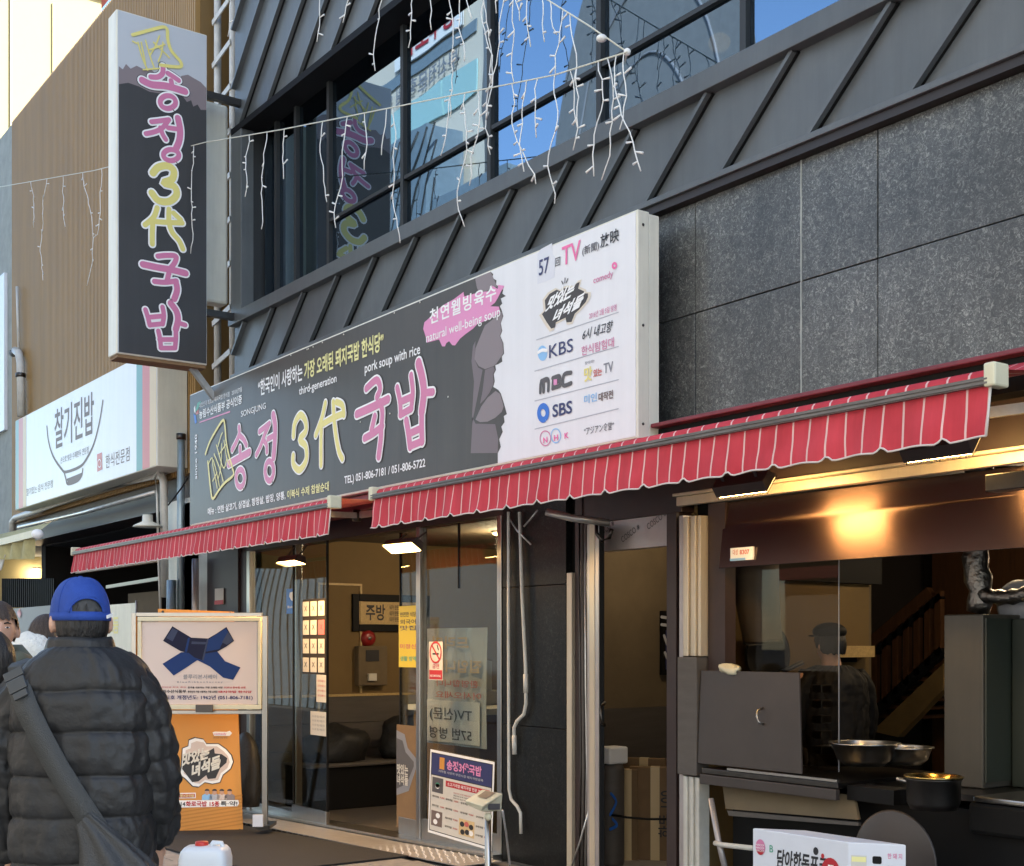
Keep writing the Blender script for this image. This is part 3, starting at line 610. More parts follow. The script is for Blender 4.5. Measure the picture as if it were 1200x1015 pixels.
LT('미인',685,700,692,462,472,'light_blue',off=.02); LT('대작전',702,719,710,459,469,'brown_ink',off=.03)
LT('“アジアン食堂”',685,720,702,497.5,507,'ink_soft')
MB().poly([S(x,y)+Vector((0,-.001,0)) for x,y in [(634,292),(647,285),(648,298),(651,302),(650,325),(640,330),(630,333),(630,298)]]).build('sticker_patch','carton_white',sg)
random.seed(3)
for i in range(16):                      # rivets and dents on the dark sheet
    px=random.uniform(300,560); zz=random.choice([3.905,3.9,3.74,3.2]); p=S(px,400); k=MB(); k.lathe([(0,0),(.007,0),(.005,.004),(0,.005)],(p.x,YS-.0055,zz),6,axis='y'); k.build('rivet','white_box',sg)
# the deep-red gutter board under the sign
cs=thing('awning_casing','long dark red awning casing running along the wall under the signboard','awning casing',(-7,-.2,2.6))
k=MB(); k.box((-11.6,-.30,2.56),(-5.3,-.07,2.672)); k.build('left_cover','awn_cass',cs,bevel=.01)
k=MB(); k.box((-5.29,-.26,2.742),(1.9,-.07,2.765)); k.build('right_cover','awn_cass',cs,bevel=.006)
k=MB(); k.box((-5.29,-.20,2.60),(1.9,-.07,2.740)); k.build('right_core','black',cs)

# ================================================================ BLADE SIGN
XB=-11.05
bs=thing('blade_sign','tall dark projecting sign lettered in pink and yellow on the wall corner','sign',(XB,-.5,4))
yA=WX(137,200,XB).y; yB=WX(243,200,XB).y; bz0,bz1=4.275,5.955
k=MB(); k.box((XB-.20,yA,bz0),(XB,yB,bz1)); 
bz1=WX(137,10,XB).z; bz0=WX(137,414,XB).z
k=MB(); k.box((XB-.22,yA-.004,bz0),(XB-.004,yB,bz1)); k.build('case','white_box',bs,bevel=.01)
k=MB(); k.box((XB-.004,yA+.008,bz0+.012),(XB,yB-.008,bz1-.012)); k.build('face','blade_grey',bs)
k=MB(); k.box((XB-.21,yA+.01,bz0-.03),(XB-.01,yB-.01,bz0-.002)); k.build('base_tray','carton',bs)
k=MB(); k.bar((XB-.1,yB-.12,bz0),(XB-.1,.2,bz0-.9),.05,.05); k.build('stay','pipe_steel',bs)
k=MB(); k.bar((XB-.1,yB,bz1-.5),(XB-.1,.3,bz1-.5),.06,.06); k.build('bracket','steel_dark',bs); k=MB(); k.bar((XB-.1,yB,bz0+.5),(XB-.1,.3,bz0+.5),.06,.06); k.build('bracket','steel_dark',bs)
B=lambda x,y: WX(x,y,XB)
a1=lambda x,y:(x/3.997,y/3.997); b1=lambda x,y:(x/3.997,200+y/3.997)
def clampb(q,l):
    for p in q: p.x=XB+l; p.y=min(max(p.y,yA+.010),yB-.010); p.z=min(max(p.z,bz0+.014),bz1-.014)
    return q
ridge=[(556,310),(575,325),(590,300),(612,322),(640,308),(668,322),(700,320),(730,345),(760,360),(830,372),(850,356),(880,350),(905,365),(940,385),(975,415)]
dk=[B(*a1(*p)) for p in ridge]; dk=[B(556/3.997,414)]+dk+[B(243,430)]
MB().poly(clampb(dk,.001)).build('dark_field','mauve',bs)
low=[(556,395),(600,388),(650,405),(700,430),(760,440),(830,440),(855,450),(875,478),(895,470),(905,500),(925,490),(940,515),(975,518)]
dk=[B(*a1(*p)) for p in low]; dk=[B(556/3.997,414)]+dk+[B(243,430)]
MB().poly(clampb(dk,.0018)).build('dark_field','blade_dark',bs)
lg=[[.030,(620,165),(700,143),(775,130),(785,190),(802,240),(845,292),(838,315),(750,306)],[(645,200),(665,270),(690,330)],[(680,190),(700,260),(722,322)],[(660,200),(680,300)],[(745,170),(725,220),(700,262)],[(718,200),(750,230),(792,272)],[(762,200),(755,250),(740,290)],[(670,328),(745,322)],[(640,205),(620,195)],[(700,235),(770,210)]]
s1=[[(762,312),(760,345),(738,362),(705,362)],[(785,345),(812,362),(835,378)],[(800,380),(805,405)],[.062,(665,378),(710,398),(780,405),(865,430)],[.045]+circ(785,480,36,30)]
j1=[[(708,572),(745,568),(790,562)],[(785,568),(760,600),(725,618),(682,628)],[(750,600),(760,630),(775,655)],[.058,(832,555),(842,610),(838,660),(822,700)],[(785,600),(828,606)],[.045]+circ(800,728,36,26)]
t1=[[.062,(715,812),(740,785),(782,778),(812,800),(805,840),(765,858),(815,875),(825,915),(790,945),(740,940),(710,905)]]
d1=[[(735,175),(718,220),(678,255)],[(715,240),(712,290),(712,345)],[(730,240),(790,244),(852,246)],[(790,182),(790,240),(805,290),(838,330),(855,368)],[(812,200),(845,232)]]
g1=[[(738,402),(780,398),(822,402),(818,430),(800,455)],[.058,(668,440),(740,455),(800,465),(868,482)],[(790,480),(780,520)],[(722,520),(770,524),(825,518)],[.055,(822,520),(828,560),(815,602)]]
p1=[[(680,652),(692,690),(700,725)],[(760,640),(766,680),(760,720)],[(692,688),(762,682)],[(700,724),(760,718)],[.056,(798,622),(825,660),(832,700),(822,745)],[(828,712),(866,724)],[(740,752),(748,790),(752,832)],[(822,755),(822,790),(818,832)],[(746,792),(820,792)],[(752,832),(818,832)]]
brush([(a1,lg,.014,'yellow',0),(a1,s1,.045,'pink',.028),(a1,j1,.042,'pink',.028),(a1,t1,.062,'yellow',.030),(b1,d1,.046,'yellow',.028),(b1,g1,.046,'pink',.028),(b1,p1,.042,'pink',.028)],B,(1,0,0),bs)

# ================================================================ NEIGHBOUR'S SIGN (white, with the drawn bowl)
Y2=-.35
ns=thing('bowl_sign','white lightbox sign with a drawn bowl and coloured end stripes on the brown building','sign',(-15,Y2,3.4))
nx0=W(18,550,Y2).x; nx1=W(184,480,Y2).x; nz0,nz1=3.35,4.55
k=MB(); k.box((nx0,Y2+.004,nz0),(nx1,-.03,nz1)); k.build('case','white_box',ns,bevel=.008)
k=MB(); k.box((nx0+.01,Y2,nz0+.01),(nx1-.006,Y2+.01,nz1-.01)); k.build('face','white_face',ns)
N=lambda x,y: W(x,y,Y2)
z3=lambda x,y:(x/3.997,400+y/3.997)
for m,a,b in (('teal_stripe',160,167),('coral',167,175.5),('sand',175.5,183.4),('teal_stripe',18.5,22),('coral',22,27),('sand',27,31)):
    xa=max(N(a,500).x,nx0+.012); xb=min(N(b,500).x,nx1-.008)
    MB().add([(xa,Y2-.001,nz0+.011),(xb,Y2-.001,nz0+.011),(xb,Y2-.001,nz1-.011),(xa,Y2-.001,nz1-.011)],[(0,1,2,3)]).build('stripe',m,ns)
def LN(s,a,b,r,t,bo,m='brown_ink',**kw): return line_of_type(s,a,b,r,t,bo,Y2,m,ns,lift=.002,**kw)
LN('찰기진밥',64,110,110,458,508,off=.012)
LN('손으로 빚은 수제만두 전문점',71,104,104,523,531,off=.0); LN('한식전문점',124,152,152,523,540,off=.0,space=1.15); LN('찰기있는 음식 전문점',31,62,62,562,571,off=.0)
strokes([[(220,400),(228,470),(250,540),(290,600),(310,612),(370,590),(400,560),(440,480),(468,370),(482,280)],[(300,610),(308,640),(318,668),(360,655),(382,630),(388,600)]],.035,lambda x,y:N(*z3(x,y)),(0,-1,0),'brown_ink',ns,name='bowl_drawing')
MB().poly([N(*z3(*p))+Vector((0,-.002,0)) for p in [(312,645),(385,615),(380,640),(350,662),(320,668)]]).build('bowl_drawing','brown_ink',ns)
MB().poly([N(*z3(*p))+Vector((0,-.002,0)) for p in [(455,530),(478,520),(480,600),(456,612)]]).build('emblem','coral',ns)
strokes([circ(467,572,8,18,10)],.01,lambda x,y:N(*z3(x,y)),(0,-1,0),'letter_white',ns,name='emblem',lift=.003)
# ================================================================ RED AWNINGS
YA=-1.2; ZB=2.413
def awning(name,label,xa,xb,seed,ang=0):
    random.seed(seed); t=thing(name,label,'awning',((xa+xb)/2,YA,ZB),group='red striped awnings')
    # valance: hanging cloth with shallow folds and notches
    nx=int((xb-xa)/.0143); nzv=7; k=MB(); k.sm=True; rim=[]
    ph=random.random()*6
    def fold(x,v): return (.007*math.sin(x*2*math.pi/.257+ph)+.003*math.sin(x*23+ph*2)+.010*noise.noise(Vector((x*3,v*2,seed))))*v
    for i in range(nx+1):
        x=xa+(xb-xa)*i/nx
        u=((x+3.48)/.257)%1.0; d=min(u,1-u)
        dz=.022*max(0,1-d/.10)+.004*math.cos(2*math.pi*(u-.5))+.004*noise.noise(Vector((x*2.5,seed,0)))
        for j in range(nzv+1):
            v=j/nzv; k.v.append(Vector((x,YA-.012+fold(x,v)-.02*v,ZB-v*(.172-dz))))
        rim.append(k.v[-1]+Vector((0,-.002,0)))
    for i in range(nx):
        for j in range(nzv):
            a=i*(nzv+1)+j; k.f.append((a,a+1,a+nzv+2,a+nzv+1))
    k.build('valance','awning',t)
    r=MB(); r.tube(rim,.0038,5); r.tube([Vector(q) for q in (rim[-1],(rim[-1].x,YA-.014,ZB))],.004,5); r.build('hem','awn_trim',t)
    k=MB(); k.box((xa,YA-.030,ZB),(xb,YA+.03,ZB+.030)); k.box((xa,YA-.036,ZB+.004),(xb,YA-.031,ZB+.011)); k.box((xa,YA-.036,ZB+.018),(xb,YA-.031,ZB+.024)); k.build('front_bar','awn_bar',t)
    for e in (xa-.006,xb+.006):
        k=MB(); k.box((e-.022,YA-.035,ZB-.006),(e+.022,YA+.05,ZB+.075)); k.build('end_cap','cream_plastic',t,bevel=.008)
    # roof cloth from front bar up to the casing
    k=MB(); k.sm=True; m=24; n2=max(8,int((xb-xa)/.1)); zt=2.70 if xa>-7.2 else 2.63
    for i in range(n2+1):
        x=xa+.02+(xb-xa-.04)*i/n2
        for j in range(m+1):
            v=j/m
            if v<.12: a=v/.12*math.pi/2; y=YA-.005-.03*math.cos(a)+.03; z=ZB+.032+.032*math.sin(a)
            else: q=(v-.12)/.88; y=YA+.025+(1.2-.25-.03)*q*1.0; z=ZB+.064+(zt-ZB-.064)*q-.045*math.sin(math.pi*q)
            k.v.append(Vector((x,y,z)))
    for i in range(n2):
        for j in range(m): a=i*(m+1)+j; k.f.append((a,a+1,a+m+2,a+m+1))
    k.build('canopy_cloth','awning',t)
    # folding arms below the cloth
    for xx in ((xa+.5,xb-.5) if xb-xa<5 else (xa+1.6,xb-.35)):
        s=1 if xx<(xa+xb)/2 else -1
        k=MB(); k.bar((xx,-.1,ZB+.13),(xx+s*.52,-.55,ZB+.06),.03,.045); k.build('arm','pipe_steel',t)
        k=MB(); k.bar((xx+s*.52,-.55,ZB+.06),(xx+s*.05,YA+.03,ZB+.0),.026,.04); k.build('arm','pipe_steel',t)
        k=MB(); k.lathe([(0,-.04),(.03,-.04),(.03,.04),(0,.04)],(xx+s*.52,-.55,ZB+.06),12); k.build('elbow','steel_dark',t)
    return t
xl0=W(88,655,YA).x; xl1=W(390,600,YA).x; xr0=W(440,590,YA).x; xr1=W(1164,445,YA).x
awning('left_awning','shorter red striped awning over the glass entrance, its end reaching past the blade sign',xl0,xl1,4)
awning('right_awning','longer red striped awning running from the glass front to the kitchen window',xr0,xr1,9)

# heat lamps hung under the awnings
def heater(px,py,label,glow=1,rz=0,tilt=.5):
    p=W(px,py,-.42); t=thing('heat_lamp',label,'heater',p,group='heat lamps under the awning',rot=Matrix.Rotation(rz,4,'Z')@Matrix.Rotation(tilt,4,'X')); LOCAL(t)
    k=MB(); k.prism([(-.17,-.055,.0),(-.17,.055,.0),(-.17,.035,.055),(-.17,-.035,.055)],(.34,0,0)); k.build('housing','brown_paint',t,bevel=.004)
    k=MB(); k.box((-.155,-.048,-.006),(.155,.048,-.001)); k.build('reflector',('heater_dim' if tilt>.5 else 'heater_glow') if glow else 'steel',t)
    k=MB()
    for i in range(11): k.box((-.16+i*.032,-.057,-.012),(-.157+i*.032,.057,-.007))
    k.build('guard','steel_dark',t)['kind']='stuff'
    for s in (-1,1):
        k=MB(); k.bar((s*.11,.0,.05),(s*.11,.05,.16),.02,.006); k.build('bracket','brown_paint',t)
    if glow and tilt<.5:
        l=bpy.data.lights.new('lamp_light','AREA'); l.shape='RECTANGLE'; l.size=.3; l.size_y=.09; l.energy=glow; l.color=(1,.60,.25)
        o=bpy.data.objects.new('lamp_light',l); COL.objects.link(o); o.parent=t; o.location=(0,0,-.02)
    return t
heater(341,660,'glowing heat lamp above the left glass leaf, leftmost of the lamps',9,.0,-.25)
heater(471,642,'brightest glowing heat lamp over the middle of the entrance',9,.12,-.55)
heater(874,570,'heat lamp over the left end of the kitchen hood plate',5,0,.95)
heater(1104,526,'heat lamp over the right end of the kitchen hood plate, rightmost of the lamps',2.5,0,.95)
def sconce_light(p,e,c=(1,.77,.50),r=.05,name='ceiling_lamp',label='',group=None,disc=.12):
    t=thing(name,label,'lamp',p,group=group); LOCAL(t)
    k=MB(); k.lathe([(0,.0),(disc*.9,0),(disc,.015),(disc,.03),(0,.03)],(0,0,0),24); k.build('rim','white_box',t)
    k=MB(); k.ell((0,0,-.004),(disc*.85,disc*.85,.02),20,8); k.build('diffuser','lamp_glow',t)
    l=bpy.data.lights.new('lamp_light','POINT'); l.energy=e; l.color=c; l.shadow_soft_size=.1
    o=bpy.data.objects.new('lamp_light',l); COL.objects.link(o); o.parent=t; o.location=(0,0,-.09); return t

# ================================================================ GLASS FRONT OF THE DINING ROOM
gf=thing('entrance_glazing','stainless framed glass entrance front of the dining room','shopfront',(-9,0,0))
def fr(x0,x1,z0,z1,y0=-.03,y1=.03,nm='frame_post',m='steel'): k=MB(); k.box((x0,y0,z0),(x1,y1,z1)); return k.build(nm,m,gf,bevel=.003)
def base(x): return gz(x)
for x,wd in ((-11.10,.07),(-10.13,.05),(-8.10,.055),(-7.06,.05)): fr(x-wd/2,x+wd/2,base(x)-.01,2.42)
fr(-11.27,-11.14,0,2.42,m='brown_paint',nm='jamb')
k=MB(); k.add([(-11.27,-.10,base(-11.27)-.02),(-7.03,-.10,base(-7.03)-.02),(-7.03,.10,base(-7.03)-.02),(-11.27,.10,base(-11.27)-.02),(-11.27,-.10,base(-11.27)+.03),(-7.03,-.10,base(-7.03)+.03),(-7.03,.10,base(-7.03)+.03),(-11.27,.10,base(-11.27)+.03)],[(0,3,2,1),(4,5,6,7),(0,1,5,4),(1,2,6,5),(2,3,7,6),(3,0,4,7)]); k.build('sill','steel',gf)
def pane(x0,x1,y,b=.19,rail=True,nm='pane'):
    if rail: k=MB(); k.box((x0,y-.018,base(x0)+.035),(x1,y+.018,base(x0)+b)); k.build('bottom_rail','steel',gf,bevel=.003)
    k=MB(); k.box((x0+.004,y-.004,base(x0)+(b+.002 if rail else .036)),(x1-.004,y+.004,2.41)); return k.build(nm,'door_glass',gf)
pane(-11.06,-10.16,.0,.1); pane(-8.07,-7.09,.0)
fr(-7.60,-7.585,1.95,2.41,-.008,.008,nm='glazing_bar',m='black')
dl=thing('sliding_door','left glass sliding leaf of the entrance hung with note cards','door',(-10.1,.06,0))
def leaf(t,x0,x1,y):
    k=MB(); k.box((x0,y-.018,base(x0)+.04),(x1,y+.018,base(x0)+.17)); k.build('bottom_rail','steel',t,bevel=.003)
    k=MB(); k.box((x0+.012,y-.004,base(x0)+.172),(x1-.012,y+.004,2.41)); k.build('pane','door_glass',t)
    for x in (x0,x1-.012): k=MB(); k.box((x,y-.01,base(x0)+.172),(x+.011,y+.01,2.41)); k.build('edge','black',t)
leaf(dl,-10.09,-9.46,-.06)
dr=thing('sliding_door','right glass sliding leaf of the entrance pushed open beside the menu poster','door',(-8.3,.06,0)); leaf(dr,-8.50,-8.13,.06)
# dining room
dn=thing('dining_room','yellow walled dining room seen through the open glass door','room',(-9,2,0))
XI=-11.12
k=MB(); k.box((XI-.03,.12,1.075),(XI,6,2.6)); k.build('upper_wall','plaster_yellow',dn)
k=MB(); k.box((XI-.03,.12,1.05),(XI+.012,6,1.073)); k.build('dado_rail','wood_pale',dn)
for i in range(4): k=MB(); k.box((XI-.03,.12,.03+i*.256),(XI+.004,6,.03+i*.256+.250)); k.build('wainscot_panel','wainscot',dn)
k=MB(); k.box((XI,6,0),(-7.1,6.1,2.6)); k.build('rear_wall','plaster_yellow',dn)
for i in range(20): k=MB(); k.box((-10.9+i*.19,5.96,1.55),(-10.9+i*.19+.183,5.995,2.6)); k.build('wall_board','wood',dn)
k=MB(); k.box((-7.12,.12,0),(-7.06,6,2.6)); k.build('right_wall','plaster_yellow',dn)
k=MB(); k.box((XI,.1,-.05),(-7.0,6,.03)); k.build('floor','wainscot',dn)
k=MB(); k.box((XI,.12,2.56),(-7.0,6,2.6)); k.build('ceiling','plaster_beige',dn)
y0=WX(388,700,XI).y; p=WX(400,700,XI)
k=MB(); k.box((XI,p.y-.26,.6),(XI+.02,p.y-.24,2.15)); k.box((XI,p.y-.24,2.13),(XI+.02,p.y+.22,2.15)); k.box((XI,p.y+.20,1.08),(XI+.02,p.y+.22,2.13)); k.build('cupboard_edge','wood_pale',dn)
sconce_light((-9.3,1.6,2.54),14,label='round ceiling lamp in the dining room nearest the entrance')
sconce_light((-8.5,4.4,2.54),12,label='round ceiling lamp at the rear of the dining room')
# picture
a=WX(412,696,XI); b=WX(520,738,XI)
pf=thing('framed_calligraphy','black framed calligraphy hanging on the yellow wall above the fuse box','picture',(XI,a.y,a.z))
ya,yb=a.y,WX(502,700,XI).y; za,zb=a.z,WX(412,740,XI).z
k=MB()
for bx in (((XI+.001,ya,zb),(XI+.03,ya+.07,za)),((XI+.001,yb-.07,zb),(XI+.03,yb,za)),((XI+.001,ya+.071,za-.07),(XI+.03,yb-.071,za)),((XI+.001,ya+.071,zb),(XI+.03,yb-.071,zb+.07))): k.box(*bx)
k.build('frame','black',pf,bevel=.004)
k=MB(); k.box((XI+.001,ya+.072,zb+.072),(XI+.012,yb-.072,za-.072)); k.build('mount','wood_pale',pf)
put_text('주방',(XI+.013,ya+.15,zb+.11),(0,.22,0),(0,0,.16),'ink',pf,off=.02)
for i in range(3): put_text('내가 만든 세상 그 손맛 하나로',(XI+.013,ya+.42,zb+.10+i*.06),(0,yb-ya-.54,0),(0,0,.045),'ink',pf,off=.02)
p=WX(430,748,XI); al=thing('fire_bell','round dark red fire alarm bell on the yellow wall','alarm bell',p)
k=MB(); k.lathe([(0,.06),(.04,.058),(.075,.04),(.085,.0)],p,24,axis='x'); k.build('dome','alarm_red',al)
k=MB(); k.lathe([(0,.07),(.018,.068),(.02,.055)],p,12,axis='x'); k.build('boss','steel',al)
a=WX(415,757,XI); b=WX(449,803,XI); fx=thing('fuse_box','brown metal fuse box under the red alarm bell','fuse box',(XI,a.y,b.z))
k=MB(); k.box((XI,a.y,b.z),(XI+.09,b.y,a.z)); k.build('case','plaster_beige',fx,bevel=.012)
k=MB(); k.box((XI+.091,a.y+.08,a.z-.15),(XI+.096,b.y-.10,a.z-.04)); k.build('window','ink',fx)
k=MB(); k.box((XI+.091,a.y+.10,b.z+.05),(XI+.12,b.y-.14,b.z+.12)); k.build('label_plate','paper',fx)
ck=thing('wall_clock','round reddish wall clock on the boarded rear wall of the dining room','clock',W(530,682,5.95))
p=W(530,682,5.94); k=MB(); k.lathe([(.20,0),(.225,-.01),(.225,-.04),(.19,-.05),(.19,-.03)],p,32,axis='y'); k.build('rim','alarm_red',ck)
k=MB(); k.lathe([(0,-.02),(.19,-.02)],p,32,axis='y'); k.build('dial','orange_dark',ck)
k=MB(); k.bar(p+Vector((0,-.03,0)),p+Vector((.10,-.03,.09)),.012,.004,up=(0,1,0)); k.bar(p+Vector((0,-.034,0)),p+Vector((-.02,-.034,.13)),.012,.004,up=(0,1,0)); k.build('hand','ink',ck)
for i in range(12):
    t=i*math.pi/6; q=p+Vector((.16*math.sin(t),-.024,.16*math.cos(t))); k=MB(); k.lathe([(0,-.004),(.012,-.004),(.012,0)],q,6,axis='y'); k.build('hour_mark','ink',ck)
# bench with black coats
p=WX(390,905,XI); q=WX(466,905,XI)
bn=thing('bench','long low black bench along the wainscot inside the entrance','bench',(-10.6,1,0))
k=MB(); k.box((XI+.01,.35,.03),(XI+.55,2.9,.42)); k.build('base','black',bn,bevel=.01)
k=MB(); k.box((XI+.005,.33,.422),(XI+.58,2.92,.455)); k.build('top','wainscot',bn,bevel=.01)
def lump(name,label,cat,c,r,m,seed,n=28,amp=.25):
    k=MB(); k.ell((0,0,0),r,n,18)
    for v in k.v:
        d=noise.noise(v*5+Vector((seed,0,0)))*amp+noise.noise(v*14+Vector((seed,3,0)))*amp*.35; v*=1+d
        if v.z<-r[2]*.5: v.z=-r[2]*.5
        v+=Vector(c)
    o=k.build(name,m); return tag(o,label,cat)
lump('coat_bundle','black coat heaped on the bench, nearer the door','coat',(-10.85,.75,.56),(.24,.34,.24),'puffer',1)
lump('coat_bundle','black bag heaped on the bench farther inside','bag',(-10.8,1.55,.60),(.22,.34,.28),'puffer',5)
# counter with till, seen between the leaves
ct=thing('counter','white topped cash counter with orange front just inside the right leaf','counter',(-8.6,.9,0))
k=MB(); k.box((-8.95,.45,.1),(-8.0,1.2,1.02)); k.build('front','carton',ct,bevel=.006)
k=MB(); k.box((-8.99,.42,1.022),(-7.96,1.24,1.07)); k.build('top','white_box',ct,bevel=.006)
tl=thing('till','pale cash register with a small red light on the cash counter','till',(-8.6,.8,1.07))
k=MB(); k.box((-8.85,.55,1.071),(-8.45,.95,1.19)); k.build('drawer','paper',tl,bevel=.01)
k=MB(); k.prism([(-8.82,.60,1.19),(-8.82,.9,1.19),(-8.82,.9,1.42),(-8.82,.8,1.44)],(.34,0,0)); k.build('screen','white_box',tl)
k=MB(); k.box((-8.80,.56,1.44),(-8.5,.82,1.46)); k.build('display','black',tl)
k=MB(); k.ell((-8.7,.56,1.475),(.012,.012,.012),8,6); k.build('light','red',tl)
# things stuck on the glass
def sheet(name,label,cat,pl,pr,pt,pb,Y,m,back=None,ref=None):
    A=W(pl,pt,Y); C=W(pr,pb,Y); zt=W((pl+pr)/2,pt,Y).z; zb=W((pl+pr)/2,pb,Y).z
    k=MB(); k.box((A.x,Y-.0015,zb),(C.x,Y,zt)); o=k.build(name,m); tag(o,label,cat); return o,A.x,C.x,zb,zt
def onsheet(o,s,x0,x1,z0,z1,box,m,Y,**kw):
    u0,v0,u1,v1=box; return put_text(s,(x0+(x1-x0)*u0,Y-.0015,z0+(z1-z0)*v0),((x1-x0)*(u1-u0),0,0),(0,0,(z1-z0)*(v1-v0)),m,o,lift=.001,**kw)
yl=-.066
cr=thing('note_card_rack','rack of small white note cards with crosses hanging inside the left sliding leaf','note rack',W(355,790,yl))
A=W(355,702,yl);C=W(382,702,yl); 
k=MB(); k.box((A.x,yl-.004,W(368,790,yl).z),(C.x,yl-.001,W(368,702,yl).z)); k.build('board','brown_cloth',cr)
zt=W(368,702,yl).z; zb=W(368,790,yl).z; hh=(zt-zb)/4
for r in range(4):
    for c in range(3):
        x0=A.x+(C.x-A.x)*(c+.08)/3; x1=A.x+(C.x-A.x)*(c+.88)/3; z1=zt-hh*r-.02; z0=z1-hh+.035
        k=MB(); k.box((x0,yl-.007,z0),(x1,yl-.0045,z1)); cc=k.build('note_card','coral' if (r==1 and c==2) else 'paper',cr,bevel=.002)
        put_text('X',(x0+(x1-x0)*.25,yl-.0075,z0+(z1-z0)*.35),((x1-x0)*.5,0,0),(0,0,(z1-z0)*.35),'ink_soft' if r else 'brown_ink',cc,off=.02,lift=.0005)
o,x0,x1,z0,z1=sheet('price_slip','small pink printed slip stuck on the left leaf below the note cards','paper',371,383,791,823,yl-.002,'paper')
for i in range(4): onsheet(o,'공지 안내문 12',x0,x1,z0,z1,(.12,.2+i*.18,.88,.28+i*.18),'red',yl-.002)
o,x0,x1,z0,z1=sheet('notice_sheet','white printed notice stuck low on the left sliding leaf','paper',364,383,834,862,yl-.002,'paper')
for i in range(4): onsheet(o,'식사 후 계산 바랍니다',x0,x1,z0,z1,(.12,.2+i*.18,.88,.30+i*.18),'ink_grey',yl-.002)
o,x0,x1,z0,z1=sheet('blue_sticker','blue sticker with a white bird shape on the leftmost fixed pane','sticker',336,349,690,719,-.006,'blue')
MB().poly([(x0+(x1-x0)*u,-.0085,z0+(z1-z0)*v) for u,v in ((.3,.85),(.75,.9),(.85,.7),(.6,.55),(.7,.45),(.4,.55),(.25,.7))]).build('emblem','letter_white',o)
onsheet(o,'Bluebird',x0,x1,z0,z1,(.1,.22,.8,.32),'letter_white',-.006)
o,x0,x1,z0,z1=sheet('yellow_poster','yellow lettered poster on the right sliding leaf','poster',467.5,489.5,710,782,.048,'yellow_poster')
for s,v,m in (('안전한 식당',.82,'ink'),('외국어',.70,'ink'),('맛집',.60,'ink_soft'),('미정신',.30,'coral'),('생활 방역',.10,'green')): onsheet(o,s,x0,x1,z0,z1,(.08,v,.92,v+.08),m,.048,off=.02)
o,x0,x1,z0,z1=sheet('logo_reflection','painted reflection of the orange banner with half a pig shaped emblem low on the right sliding leaf','poster',465,489,850,972,.048,'carton')  # coloured sheet stands in for the banner's reflection in the glass
zc=(z0+z1)/2+.1; MB().poly([(x0+(x1-x0)*u,.0455,zc+(v-.5)*.5) for u,v in ((.0,1.0),(.4,.95),(.55,.75),(.98,.6),(1.0,.5),(.6,.1),(.0,.0))]).build('emblem_outline','ink_grey',o)
MB().poly([(x0+(x1-x0)*u,.0445,zc+(v-.5)*.5) for u,v in ((.0,.88),(.3,.85),(.45,.68),(.85,.55),(.85,.48),(.5,.2),(.0,.1))]).build('emblem','ink_soft',o)
onsheet(o,'맛있는',x0,x1,z0,z1,(.05,.52,.6,.62),'paper',.043,off=.03); onsheet(o,'녀석들',x0,x1,z0,z1,(.05,.42,.6,.52),'paper',.043,off=.03)
o,x0,x1,z0,z1=sheet('no_smoking_sign','white and red no smoking sign on the fixed pane','sign',503,519,752,797,-.008,'paper')
MB().poly([(x0+.005,-.0105,z0+.005),(x1-.005,-.0105,z0+.005),(x1-.005,-.0105,z0+(z1-z0)*.26),(x0+.005,-.0105,z0+(z1-z0)*.26)]).build('band','red',o)
cxx=(x0+x1)/2; czz=z0+(z1-z0)*.72; rr=(x1-x0)*.40
strokes([[(cxx+rr*math.cos(t),czz+rr*math.sin(t)) for t in [i*math.pi/8 for i in range(17)]],[(cxx-rr*.7,czz+rr*.7),(cxx+rr*.7,czz-rr*.7)]],.014,lambda x,z:Vector((x,-.0095,z)),(0,-1,0),'red',o,name='emblem')
strokes([[(cxx-rr*.5,czz-.01),(cxx+rr*.5,czz-.01)],[(cxx+rr*.5,czz+.02),(cxx+rr*.3,czz+.05)]],.012,lambda x,z:Vector((x,-.0094,z)),(0,-1,0),'ink',o,name='emblem')
onsheet(o,'금연',x0,x1,z0,z1,(.25,.30,.75,.42),'red',-.008,off=.02); onsheet(o,'NO SMOKING',x0,x1,z0,z1,(.12,.08,.88,.14),'letter_white',-.0105)
# large hanging banner behind the pane, read from its back
YB2=.30
ba=W(500,733,YB2); bb=W(571,733,YB2); zt=W(535,736,YB2).z; zb=W(535,874,YB2).z
bn2=thing('hanging_banner','pale translucent banner with reversed lettering hanging behind the fixed pane','banner',(ba.x,YB2,zb))
k=MB(); k.sm=True
for i in range(25):
    for j in range(17): 
        x=ba.x+(bb.x-ba.x)*i/24; z=zt+(zb-zt)*j/16; k.v.append(Vector((x,YB2+.008*math.sin(i*.9+j*.2),z)))
for i in range(24):
    for j in range(16): a=i*17+j; k.f.append((a,a+1,a+18,a+17))
k.build('cloth','blade_grey',bn2)
k=MB(); k.box((ba.x+.02,YB2-.02,zb+.02),(bb.x-.07,YB2-.015,zb+(zt-zb)*.38)); k.build('patch','white_face',bn2)
def rev(s,u0,u1,v0,v1,m,off=.01):
    ww=bb.x-ba.x;h=zt-zb; put_text(s,(ba.x+ww*u1,YB2-.022,zb+h*v0),(-ww*(u1-u0),0,0),(0,0,h*(v1-v0)),m,bn2,off=off,lift=.002)
rev('드리미',.15,.75,.82,.93,'sand',.03); rev('집입니다',.15,.95,.62,.73,'sand',.03); rev('환영합니다',.2,.9,.50,.56,'coral'); rev('어서오세요',.2,.95,.40,.46,'coral'); rev('TV(신문)',.1,.8,.20,.32,'ink_soft'); rev('57번 방영',.1,.8,.05,.15,'ink_soft')
